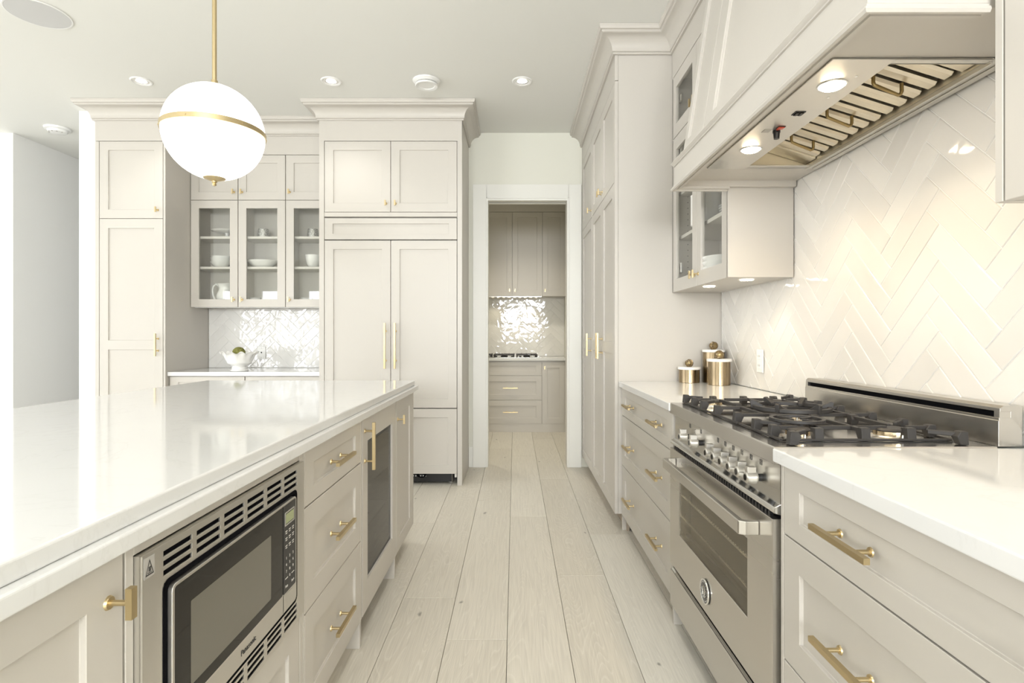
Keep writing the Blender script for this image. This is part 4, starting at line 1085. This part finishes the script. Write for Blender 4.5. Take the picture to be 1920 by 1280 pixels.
for lx in (0.06, RWF-0.06): M().cyl((lx, 0.12, 0), (lx, 0.12, 0.096), 0.018, 12).build('foot', STEELV, r)
M().box(RWF-0.022, RWF-0.006, 0.046, 0.06, 0.055, 0.092).build('bracket', STEELV, r)

# tall pantry beside the stub
LW = LX1-LX0
r = tall('pantry_cabinet', (LX0, FY, 0), R_WALL, LW, YW-0.002-FY, 'tall greige pantry cabinet with one brass pull beside the white wall stub', [(0.034, LW-0.018)], filler=(0.034, 0.018), knobs=(LW-0.062,), pulls=(LW-0.060,), split=2.132, frieze=2.750)
board(r, 'foot', 0.0, 0.02, 0.0, 0.075, 0, TK)

# dish cabinet on the wall
DW = FX0-LX1-0.002
r = root('dish_cabinet', (LX1+0.001, DY, 0), R_WALL, 'wall cabinet with three glass doors holding white dishes', 'cabinet')
DDp = YW-0.002-DY; zb, zm, zt = 1.443, 2.363, 2.752
board(r, 'side_panel', 0, 0.018, 0.021, DDp, zb, 2.93); board(r, 'side_panel', DW-0.018, DW, 0.021, DDp, zb, 2.93)
board(r, 'back_panel', 0.018, DW-0.018, DDp-0.010, DDp, zb+0.03, 2.93, INNER, 0)
board(r, 'bottom_panel', 0.018, DW-0.018, 0.021, DDp-0.010, zb+0.004, zb+0.026)
board(r, 'divider', 0.018, DW-0.018, 0.021, DDp-0.010, zm-0.012, zm+0.012)
board(r, 'frieze', 0.0, DW, 0.0, 0.02, zt+0.002, 2.93)
board(r, 'carcass', 0.018, DW-0.018, 0.0215, DDp-0.010, zm+0.013, 2.93, PAINT, 0)
D3 = DW/3
for k in (1, 2): board(r, 'partition', k*D3-0.009, k*D3+0.009, 0.022, DDp-0.010, zb+0.026, zm-0.012, INNER)
for k in range(3):
    xa, xb = k*D3+(0.018 if k == 0 else 0.009), (k+1)*D3-(0.018 if k == 2 else 0.009)
    for z in (1.795, 2.057): board(r, 'shelf', xa+0.001, xb-0.001, 0.034, DDp-0.012, z-0.020, z, INNER, 0.001)
    a, b = k*D3+0.001, (k+1)*D3-0.001
    lo = shaker(r, 'door', a+G/2, b-G/2, zb, zm-G/2, 0.068, 0.068, glassm=GLASS)
    up = shaker(r, 'door', a+G/2, b-G/2, zm+G/2, zt-0.002, 0.068, 0.068)
    kx = b-0.034 if k == 0 else a+0.034
    handle(KNS, lo, kx, 1.507, True); handle(KNS, up, kx, 2.432, True)
M().box(0.02, DW-0.02, 0.03, 0.05, zb-0.004, zb+0.003).build('light_strip', WHITEP, r)

# base cabinet and counter under it
r = base_unit('base_cabinet', (LX1+0.001, 4.475, 0), R_WALL, DW, YW-0.003-4.475, 'base cabinet with panelled fronts under the dish counter', top=0.872, feet=(True, False))
for k in range(2):
    a, b = 0.004+k*(DW-0.004)/2, (k+1)*(DW-0.004)/2
    d = shaker(r, 'door', a+G/2, b-G/2, TK, 0.69, 0.07, 0.07); handle(KNS, d, (b-0.036 if k == 0 else a+0.036), 0.64, True)
    d = shaker(r, 'drawer', a+G/2, b-G/2, 0.694, 0.866, 0.07, 0.045); handle(HB, d, (a+b)/2, 0.78)
tag(M().box(LX1+0.002, FX0-0.002, 4.452, YW-0.014, 0.873, 0.905).build('countertop', QUARTZ, None, 0.002, 2), 'white quartz countertop holding the ruffled bowl under the dish cabinet', 'countertop')

# ================================================================== BUTLER'S PANTRY
BYF = 6.90
r = base_unit('base_cabinet', (-1.10, BYF, 0), R_WALL, 1.768, YB-0.014-BYF, 'base cabinet with drawers and a door in the room beyond the doorway', top=0.888, feet=(False, False), toe=0.004)
x1 = (1016-965)/1040*BYF+1.10; x0 = 0.55
for z0, z1, rl, hd_ in ((0.106, 0.395, 0.07, True), (0.399, 0.700, 0.07, True), (0.704, 0.870, 0.045, False)):
    d = shaker(r, 'drawer', x0, x1-G/2, z0, z1, 0.07, rl)
    if hd_: handle(HB, d, (957-965)/1040*BYF+1.10, (z0+z1)/2)
d = shaker(r, 'door', x1+G/2, 1.722, TK, 0.870, 0.065, 0.07); handle(KNS, d, x1+0.035, 0.80, True)
board(r, 'face_frame', 1.724, 1.764, 0, 0.02, TK, 0.888); shaker(r, 'door', 0.02, x0-G, TK, 0.87, 0.07, 0.07)
tag(M().box(-1.10, XB1-0.003, BYF-0.022, YB-0.014, 0.889, 0.921).build('countertop', QUARTZ, None, 0.002, 2), 'white quartz countertop under the gas cooktop beyond the doorway', 'countertop')
r = root('wall_cabinet', (-1.10, 7.18, 0), R_WALL, 'greige wall cabinet with plain panelled doors above the cooktop beyond the doorway', 'cabinet')
BZ0, BZ1 = 1.712, 2.80
board(r, 'carcass', 0.001, 1.768, 0.021, YB-0.014-7.18, BZ0+0.002, BZ1, PAINT, 0)
board(r, 'frieze', 0.0, 1.768, 0.0, 0.02, BZ1+0.002, ZC-0.002)
bx = [-0.52, (960.5-965)/1040*7.18, (1017-965)/1040*7.18, (1061-965)/1040*7.18]
for k in range(3):
    d = shaker(r, 'door', bx[k]+1.10+G/2, bx[k+1]+1.10-G/2, BZ0, BZ1-0.002, 0.068, 0.07, rec=0.012)
    handle(KNS, d, (bx[k+1]+1.10-0.035) if k == 0 else bx[k]+1.10+0.035, BZ0+0.07, True)
shaker(r, 'door', 0.02, bx[0]+1.10-G/2, BZ0, BZ1-0.002, 0.068, 0.07)
board(r, 'face_frame', bx[3]+1.10+G/2, 1.768, 0, 0.02, BZ0, BZ1)
m = M().box(0.42, 1.45, 0.03, 0.27, BZ0-0.010, BZ0+0.001); ho = m.build('hood_insert', STEELV, r)
for k in range(14): M().box(0.45+k*0.07, 0.485+k*0.07, 0.028, 0.26, BZ0-0.020, BZ0-0.010).build('slat', BAFFLE, ho)
r = root('gas_cooktop', (-0.13, 7.19, 0.921), 0, 'small gas cooktop with black grates seen through the doorway', 'cooktop')
M().box(-0.45, 0.45, -0.25, 0.25, 0.0, 0.008).build('tray', CHROME, r, 0.003)
for k in range(3):
    m = M(); xa, xb = -0.43+k*0.29, -0.43+k*0.29+0.27
    for yy in (-0.2, 0.2): m.box(xa, xb, yy-0.006, yy+0.006, 0.028, 0.040)
    for q in range(5):
        xx = xa+0.012+q*(xb-xa-0.024)/4; m.box(xx-0.006, xx+0.006, -0.2, 0.2, 0.030, 0.045)
        if q in (0, 4):
            for yy in (-0.2, 0.2): m.box(xx-0.008, xx+0.008, yy-0.008, yy+0.008, 0.008, 0.034)
    m.build('grate', IRON, r, 0.002)
    for yy in (-0.1, 0.1): M().lathe([(0.045, 0.008), (0.04, 0.02), (0.03, 0.022), (0.03, 0.026), (0.0, 0.027)], ((xa+xb)/2, yy, 0), 20).build('burner', BLACK, r, smooth=True)
for k in range(5): M().cyl((-0.2+k*0.1, -0.225, 0.008), (-0.2+k*0.1, -0.225, 0.024), 0.014, 14).build('knob', BLACK, r)

# ================================================================== CEILING FITTINGS
def downlight(x, y, label, power=14):
    r = root('recessed_light', (x, y, ZC), 0, label, 'light', 'recessed ceiling lights')
    M().lathe([(0.052, 0.0), (0.054, -0.004), (0.066, -0.007), (0.072, -0.004), (0.073, 0.0)], (0, 0, 0), 36, closed=True).build('trim_ring', WHITEP, r, smooth=True)
    M().lathe([(0.053, -0.002), (0.040, 0.0), (0.036, 0.0)], (0, 0, 0), 32, lambda rr, zz_, t, j: (rr, zz_), closed=True).build('reflector', CHROME, r, smooth=True)
    M().cyl((0, 0, -0.0022), (0, 0, -0.0006), 0.037, 24).build('lamp', CANM, r)
    l = bpy.data.lights.new('downlight_glow', 'SPOT'); l.energy = power; l.color = (1.0, 0.975, 0.93); l.spot_size = math.radians(110); l.spot_blend = 0.8; l.shadow_soft_size = 0.04
    lo = bpy.data.objects.new('downlight_glow', l); COL.objects.link(lo); lo.location = (x, y, ZC-0.015)
    return r
downlight(-2.716, 4.036, 'recessed ceiling light in front of the tall pantry cabinet')
downlight(-1.335, 4.036, 'recessed ceiling light in front of the refrigerator')
downlight(0.054, 4.036, 'recessed ceiling light in front of the doorway')
for x, y, lab in ((0.054, 2.05, 'added unseen recessed light above the aisle between microwave and range'), (0.054, 0.3, 'added unseen recessed light above the aisle beside the island end'),  # out-of-view ceiling lights added to brighten floor and counters
                  (-2.6, 2.05, 'added unseen recessed light above the far side of the island'), (-2.6, 0.3, 'added unseen recessed light behind the island, toward the living area'),
                  (-1.3, -1.6, 'added unseen recessed light between the island and the patio windows'), (0.054, -1.6, 'added unseen recessed light above the floor by the kitchen window')):
    downlight(x, y, lab, 19)
r = root('ceiling_vent', (-0.64, 4.03, ZC), 0, 'round white ceiling air valve with a raised disc', 'vent')
M().lathe([(0.070, -0.022), (0.078, -0.022), (0.098, -0.008), (0.100, -0.001), (0.070, -0.001)], (0, 0, 0), 40, closed=True).build('collar', WHITEP, r, smooth=True)
M().lathe([(0.0, -0.034), (0.055, -0.034), (0.058, -0.038), (0.078, -0.042), (0.083, -0.037), (0.080, -0.028), (0.050, -0.020), (0.0, -0.020)], (0, 0, 0), 40).build('disc', WHITEP, r, smooth=True)
M().cyl((0, 0, -0.021), (0, 0, -0.001), 0.015, 12).build('stem', BLACK, r)
r = root('smoke_detector', (-4.08, 4.95, ZC), 0, 'round white smoke detector on the ceiling by the hall', 'smoke detector')
M().lathe([(0.0, -0.045), (0.050, -0.045), (0.070, -0.040), (0.076, -0.022), (0.096, -0.018), (0.100, -0.001), (0.0, -0.001)], (0, 0, 0), 36).build('case', WHITEP, r, smooth=True)
m = M()
for k in range(5):
    t = math.radians(200+k*35); m.cyl((0.06*math.cos(t), 0.06*math.sin(t), -0.046), (0.06*math.cos(t), 0.06*math.sin(t), -0.040), 0.006, 8)
m.build('sensor_slots', STICK, r)['kind'] = 'stuff'
r = root('ceiling_speaker', (-2.74, 3.19, ZC), 0, 'large round flush ceiling speaker with perforated grille', 'speaker')
M().lathe([(0.150, -0.001), (0.151, -0.005), (0.158, -0.005), (0.160, -0.001)], (0, 0, 0), 48, closed=True).build('rim', WHITEP, r, smooth=True)
M().lathe([(0.0, -0.0055), (0.150, -0.0045), (0.150, -0.001), (0.0, -0.001)], (0, 0, 0), 48).build('grille', fine(principled('speaker_grille', (0.62, 0.62, 0.62), 0.7), 900, 0.6, 0.001), r, smooth=True)

# pendant
px, py, pz, pr = -1.180, 2.18, 1.992, 0.183
r = root('pendant_lamp', (px, py, pz), 0, 'lit white glass globe pendant with brass band over the island', 'lamp')
def hemi(a0, a1, n=16): return [(pr*math.cos(a0+(a1-a0)*i/n), pr*math.sin(a0+(a1-a0)*i/n)) for i in range(n+1)]
up = hemi(math.radians(2.5), PI/2); lo_ = hemi(-PI/2, math.radians(-2.5))
M().lathe([(a if a > 1e-4 else 0, b) for a, b in up], (0, 0, 0), 56).build('upper_globe', GLOBE, r, smooth=True, angle=60)
M().lathe([(a if a > 1e-4 else 0, b) for a, b in lo_], (0, 0, 0), 56).build('lower_globe', GLOBE, r, smooth=True, angle=60)
band = M().lathe([(pr-0.004, -0.0095), (pr+0.004, -0.0095), (pr+0.004, 0.0095), (pr-0.004, 0.0095)], (0, 0, 0), 64, closed=True).build('brass_band', BRASS, r, smooth=True)
m = M()
for k in range(6):
    t = 2*PI*k/6+0.5; m.cyl(((pr+0.003)*math.cos(t), (pr+0.003)*math.sin(t), 0), ((pr+0.006)*math.cos(t), (pr+0.006)*math.sin(t), 0), 0.003, 10)
m.build('band_screws', BRASS, band)
M().cyl((0, 0, pr+0.02), (0, 0, ZC-pz-0.012), 0.0085, 20).build('stem', BRASS, r, smooth=True)
M().lathe([(0.026, pr-0.003), (0.024, pr+0.003), (0.013, pr+0.006), (0.012, pr+0.022), (0.009, pr+0.024)], (0, 0, 0), 28).build('collar', BRASS, r, smooth=True)
M().lathe([(0.0, -pr-0.026), (0.005, -pr-0.026), (0.008, -pr-0.020), (0.006, -pr-0.014), (0.010, -pr-0.012), (0.010, -pr-0.008), (0.040, -pr+0.003), (0.041, -pr+0.006)], (0, 0, 0), 28).build('finial', BRASS, r, smooth=True)
M().lathe([(0.0, ZC-pz-0.030), (0.055, ZC-pz-0.026), (0.062, ZC-pz-0.010), (0.062, ZC-pz-0.001)], (0, 0, 0), 32).build('canopy', BRASS, r, smooth=True)

# ================================================================== ITEMS
def canister(x, y, rad, h, lidr, ballr, label):
    r = root('canister', (x, y, CT1), 0, label, 'canister', 'gold canisters with marble lids')
    M().lathe([(rad-0.002, 0.0), (rad, 0.0015), (rad, h), (rad-0.004, h)], (0, 0, 0), 48).build('body', GOLD, r, smooth=True)
    M().lathe([(lidr-0.002, h+0.0005), (lidr, h+0.003), (lidr, h+0.014), (lidr-0.003, h+0.016), (0.0, h+0.016)], (0, 0, 0), 48).build('lid', MARBLE, r, smooth=True)
    bz_ = h+0.016+ballr*0.97
    b = M().lathe([(ballr*math.cos(a), bz_+ballr*math.sin(a)) if abs(math.cos(a)) > 1e-6 else (0, bz_+ballr*math.sin(a)) for a in [(-PI/2)+PI*i/10 for i in range(11)]], (0, 0, 0), 20).build('knob', BRONZE, r, smooth=True, angle=60)
    m = M(); rnd = random.Random(int(x*1000))
    for k in range(7):      # woven bands round the knob
        ax = Vector((rnd.uniform(-1, 1), rnd.uniform(-1, 1), rnd.uniform(-1, 1))).normalized(); a = ax.orthogonal().normalized(); c_ = ax.cross(a)
        pts = [Vector((0, 0, bz_))+(a*math.cos(2*PI*i/20)+c_*math.sin(2*PI*i/20))*ballr*0.96+ax*ballr*0.18*rnd.choice((-1, 1)) for i in range(21)]
        m.tube(pts, ballr*0.13, 5)
    m.build('woven_bands', GOLD, b, smooth=True)
canister(1.043, 3.315, 0.060, 0.077, 0.067, 0.0225, 'shortest gold canister with white lid, against the pantry panel')
canister(1.190, 3.318, 0.0625, 0.180, 0.066, 0.0235, 'tallest gold canister with white lid, standing in the corner behind another')
canister(1.158, 3.140, 0.060, 0.132, 0.068, 0.0235, 'medium gold canister with white lid, standing in front of the tallest')

def plate(name, parent_y, loc, rz, label, w=0.072, h=0.117, kind='switch'):
    r = root(name, loc, rz, label, 'outlet')
    M().box(-w/2, w/2, -0.006, 0, -h/2, h/2).build('cover_plate', WHITEP, r, 0.002, 2)
    return r
r = plate('wall_outlet', 0, (XR-0.0136, 2.84, 1.066), R_RGT, 'white double wall outlet on the herringbone tile beside the canisters')
for s_ in (-1, 1):
    o = M().box(-0.017, 0.017, -0.0085, -0.006, s_*0.024-0.016, s_*0.024+0.016).build('socket', WHITEP, r, 0.002)
    M().box(-0.008, -0.006, -0.009, -0.0084, s_*0.024-0.004, s_*0.024+0.006).box(0.006, 0.008, -0.009, -0.0084, s_*0.024-0.004, s_*0.024+0.006).build('slots', PRINTB, o)
r = plate('wall_jack', 0, ((492-965)/1040*YW, YW-0.0136, 1.042), R_WALL, 'white wall plate with one small jack on the tile behind the bowl')
M().box(-0.006, 0.006, -0.0068, -0.006, -0.004, 0.008).build('jack', PRINTB, r)
m = M()
for z in (-0.042, 0.042): m.cyl((0, -0.006, z), (0, -0.0068, z), 0.003, 8)
m.build('plate_screw', STICK, r)['kind'] = 'stuff'

# ruffled bowl on the dish counter
BX, BY = -2.275, 4.585; BZ = 0.905
def ruf(r_, z_, t, j):
    k = max(0.0, (z_-0.085)/0.065)
    return (r_*(1+0.045*k*math.sin(12*t)), z_+0.009*k*math.sin(12*t+1.2))
prof = [(0.066, 0.0), (0.070, 0.003), (0.069, 0.010), (0.062, 0.014), (0.058, 0.020), (0.056, 0.040), (0.060, 0.045), (0.082, 0.058), (0.092, 0.066), (0.094, 0.070), (0.094, 0.073), (0.108, 0.105), (0.122, 0.135), (0.132, 0.146), (0.144, 0.152),
        (0.140, 0.155), (0.128, 0.149), (0.117, 0.137), (0.104, 0.108), (0.090, 0.100), (0.0, 0.098)]
tag(M().lathe(prof, (0, 0, 0), 96, ruf).build('ruffled_bowl', CERAM, None, smooth=True, angle=60), 'white pedestal bowl with ruffled rim on the dish counter', 'bowl').location = (BX, BY, BZ)
m = M(); R_ = 0.050
rnd = random.Random(3)
prof = [(R_*math.cos(a) if abs(math.cos(a)) > 1e-6 else 0, R_*math.sin(a)) for a in [(-PI/2)+PI*i/16 for i in range(17)]]
m.lathe(prof, (0, 0, 0), 32, lambda r_, z_, t, j: (r_*(1+0.035*math.sin(7*t+j)*math.cos(3*j+2*t)), z_))
o = tag(m.build('moss_ball', MOSS, None, smooth=True, angle=180), 'olive green moss ball resting inside the ruffled bowl', 'decoration'); o.location = (BX-0.005, BY, BZ+0.1495)

# dishes behind the glass (world positions): x0 of compartments
def lathe_thing(name, prof, loc, label, cat, group=None, mat=CERAM, n=36, mod=None):
    o = M().lathe(prof, (0, 0, 0), n, mod).build(name, mat, None, smooth=True, angle=50); o.location = loc
    return tag(o, label, cat, group)
def bowlprof(r_, h, foot=0.5, t=0.004, ex=1.5):
    out = [(r_*foot, 0.0), (r_*foot, 0.005)]
    out += [(r_*foot+(r_-r_*foot)*u, 0.005+(h-0.005)*u**ex) for u in [i/8 for i in range(1, 9)]]
    out += [(r_-t, h)]+[(r_*foot+(r_-t*1.5-r_*foot)*u, 0.005+t+(h-0.005-t)*u**ex) for u in [i/8 for i in range(7, 0, -1)]]+[(0.0, 0.008+t)]
    return out
def cx_(px_, y): return (px_-965)/1040*y
S1, S2, S0 = 2.057, 1.795, zb+0.026
YD = 4.93
# cake stand on the top shelf of the first compartment
r = root('cake_stand', (cx_(428, YD), YD-0.02, S1), 0, 'white footed cake stand on the top shelf of the dish cabinet', 'cake stand')
M().lathe([(0.0, 0.046), (0.020, 0.046), (0.10, 0.052), (0.125, 0.060), (0.128, 0.064), (0.110, 0.058), (0.0, 0.053)], (0, 0, 0), 40).build('plate', CERAM, r, smooth=True, angle=60)
M().lathe([(0.045, 0.0), (0.040, 0.006), (0.018, 0.014), (0.014, 0.030), (0.020, 0.0455)], (0, 0, 0), 28).build('foot', CERAM, r, smooth=True, angle=60)
for k in range(4):
    lathe_thing('cereal_bowl', bowlprof(0.088, 0.050), (cx_(417, YD)+0.004*(k % 2), YD-0.02, S2+0.0005+k*0.0165), ['white bowl at the bottom of the stack of four', 'white bowl second from the bottom of the stack of four', 'white bowl third from the bottom of the stack of four', 'white bowl on top of the stack of four'][k], 'bowl', 'stack of four white bowls')
# pitcher
r = root('pitcher', (cx_(423, YD)+0.012, YD-0.03, S0), 0, 'white ceramic pitcher with curved handle at the bottom of the dish cabinet', 'pitcher')
def lip(rr, zz_, t, j):
    k = max(0, (zz_-0.13)/0.05); return (rr*(1+0.22*k*max(0, math.cos(t-0.2))**3), zz_+0.014*k*max(0, math.cos(t-0.2))**2)
M().lathe([(0.048, 0), (0.050, 0.006), (0.066, 0.03), (0.074, 0.06), (0.070, 0.09), (0.054, 0.125), (0.050, 0.145), (0.058, 0.175), (0.066, 0.185), (0.062, 0.185), (0.047, 0.148), (0.05, 0.12), (0.064, 0.07), (0.0, 0.008)], (0, 0, 0), 40, lip).build('body', CERAM, r, smooth=True, angle=60)
pts = [(-0.050, 0, 0.140), (-0.058, 0, 0.172), (-0.080, 0, 0.183), (-0.104, 0, 0.165), (-0.112, 0, 0.125), (-0.106, 0, 0.080), (-0.088, 0, 0.045), (-0.066, 0, 0.022)]
fine_pts = []
for i in range(len(pts)-1):
    for s_ in range(3): fine_pts.append(tuple(Vector(pts[i]).lerp(Vector(pts[i+1]), s_/3)))
M().tube(fine_pts+[pts[-1]], 0.0085, 10).build('handle', CERAM, r, smooth=True, angle=80)
# hammered tumblers
def hammered(rr, zz_, t, j): return (rr+(0.0022 if (int(round(t/(2*PI)*48))+j) % 2 else -0.0005), zz_)
for pxx, lab in ((497, 'hammered silver votive cup on the shelf above the oval bowl'), (589, 'hammered silver votive cup on the shelf beside the refrigerator surround')):
    pr_ = [(0.044, 0.0)]+[(0.048-0.009*(i/14)**2, 0.004+i*0.0055) for i in range(15)]+[(0.034, 0.081), (0.034, 0.01), (0.0, 0.008)]
    lathe_thing('silver_cup', pr_, (cx_(pxx, YD), YD-0.03, S1), lab, 'cup', 'hammered silver cups', SILVER, 48, lambda rr, zz_, t, j: hammered(rr, zz_, t, j) if 0 < j < 16 else (rr, zz_))
lathe_thing('serving_bowl', bowlprof(0.150, 0.062, 0.45, 0.005), (cx_(496, YD), YD-0.035, S2), 'wide white serving bowl alone on the middle shelf', 'bowl', mod=lambda rr, zz_, t, j: (rr*(1-0.28*abs(math.sin(t))), zz_))
for k in range(2): lathe_thing('small_bowl', bowlprof(0.052, 0.045), (cx_(482, YD), YD-0.03, S0+0.0005+k*0.016), ['lower of the two small white bowls under the serving bowl', 'upper of the two small white bowls under the serving bowl'][k], 'bowl', 'small white bowls')
for k in range(3): lathe_thing('deep_bowl', bowlprof(0.068, 0.080, 0.45, 0.004, 2.6), (cx_(590, YD), YD-0.03, S2+0.0005+k*0.0155), ['lowest deep white bowl stacked beside the refrigerator surround', 'middle deep white bowl stacked beside the refrigerator surround', 'topmost deep white bowl stacked beside the refrigerator surround'][k], 'bowl', 'deep white bowls')
for k in range(2): lathe_thing('small_bowl', bowlprof(0.052, 0.045), (cx_(577, YD), YD-0.03, S0+0.0005+k*0.016), ['lower small white bowl under the deep bowls', 'upper small white bowl under the deep bowls'][k], 'bowl', 'small white bowls')
# right glass cabinet
lathe_thing('white_pot', [(0.076, 0), (0.080, 0.004), (0.080, 0.160), (0.082, 0.165), (0.078, 0.165), (0.075, 0.01), (0, 0.008)], (1.045, 3.03, 1.7955), 'tall white crock on the shelf of the cabinet by the hood', 'pot', n=40)
for k in range(5): lathe_thing('plate', [(0.045, 0), (0.05, 0.003), (0.085, 0.012), (0.086, 0.015), (0.05, 0.007), (0, 0.006)], (1.135, 2.84, 1.7955+k*0.0135), ['lowest', 'second', 'third', 'fourth', 'topmost'][k]+' small white plate of the stack beside the white crock', 'plate', 'stack of small white plates')
def beaded(rr, zz_, t, j): return (rr+(0.0022 if int(round(t/(2*PI)*60)) % 2 and j in (3, 6, 9) else 0), zz_)
for k in range(3):
    lathe_thing('beaded_bowl', [(0.06, 0), (0.07, 0.004), (0.085, 0.014), (0.092, 0.020), (0.096, 0.026), (0.100, 0.034), (0.104, 0.040), (0.107, 0.046), (0.110, 0.054), (0.113, 0.060), (0.115, 0.066), (0.111, 0.066), (0.085, 0.02), (0, 0.012)],
                (1.085, 2.86, UB+0.0225+k*0.027), ['lowest white beaded bowl stacked behind the glass door by the hood', 'middle white beaded bowl stacked behind the glass door by the hood', 'topmost white beaded bowl stacked behind the glass door by the hood'][k], 'bowl', 'beaded bowls', n=60, mod=beaded)
lathe_thing('glass_dish', [(0.05, 0), (0.055, 0.004), (0.075, 0.03), (0.078, 0.032), (0.073, 0.03), (0.05, 0.008), (0, 0.007)], (1.045, 3.285, UB+0.0225), 'clear glass dish at the bottom of the cabinet by the pantry', 'dish', mat=GLASS)

# unseen lamps added to light the butler's pantry
def fill_spot(x, y, e, label):
    l = bpy.data.lights.new('pantry_fill', 'SPOT'); l.energy = e; l.color = (1.0, 0.92, 0.78); l.spot_size = math.radians(120); l.spot_blend = 0.8; l.shadow_soft_size = 0.06
    lo = bpy.data.objects.new('pantry_fill', l); COL.objects.link(lo); lo.location = (x, y, ZC-0.02)
fill_spot(0.1, 6.1, 50, ''); fill_spot(-0.9, 6.1, 40, '')
l = bpy.data.lights.new('hob_fill', 'SPOT'); l.energy = 1.6; l.color = (1.0, 0.88, 0.66); l.spot_size = math.radians(130); l.spot_blend = 0.8; l.shadow_soft_size = 0.04  # unseen spots added above the cooktop, without a fitting
for x in (-0.25, 0.2):
    lo = bpy.data.objects.new('hob_fill', l); COL.objects.link(lo); lo.location = (x, 7.33, BZ0-0.035)
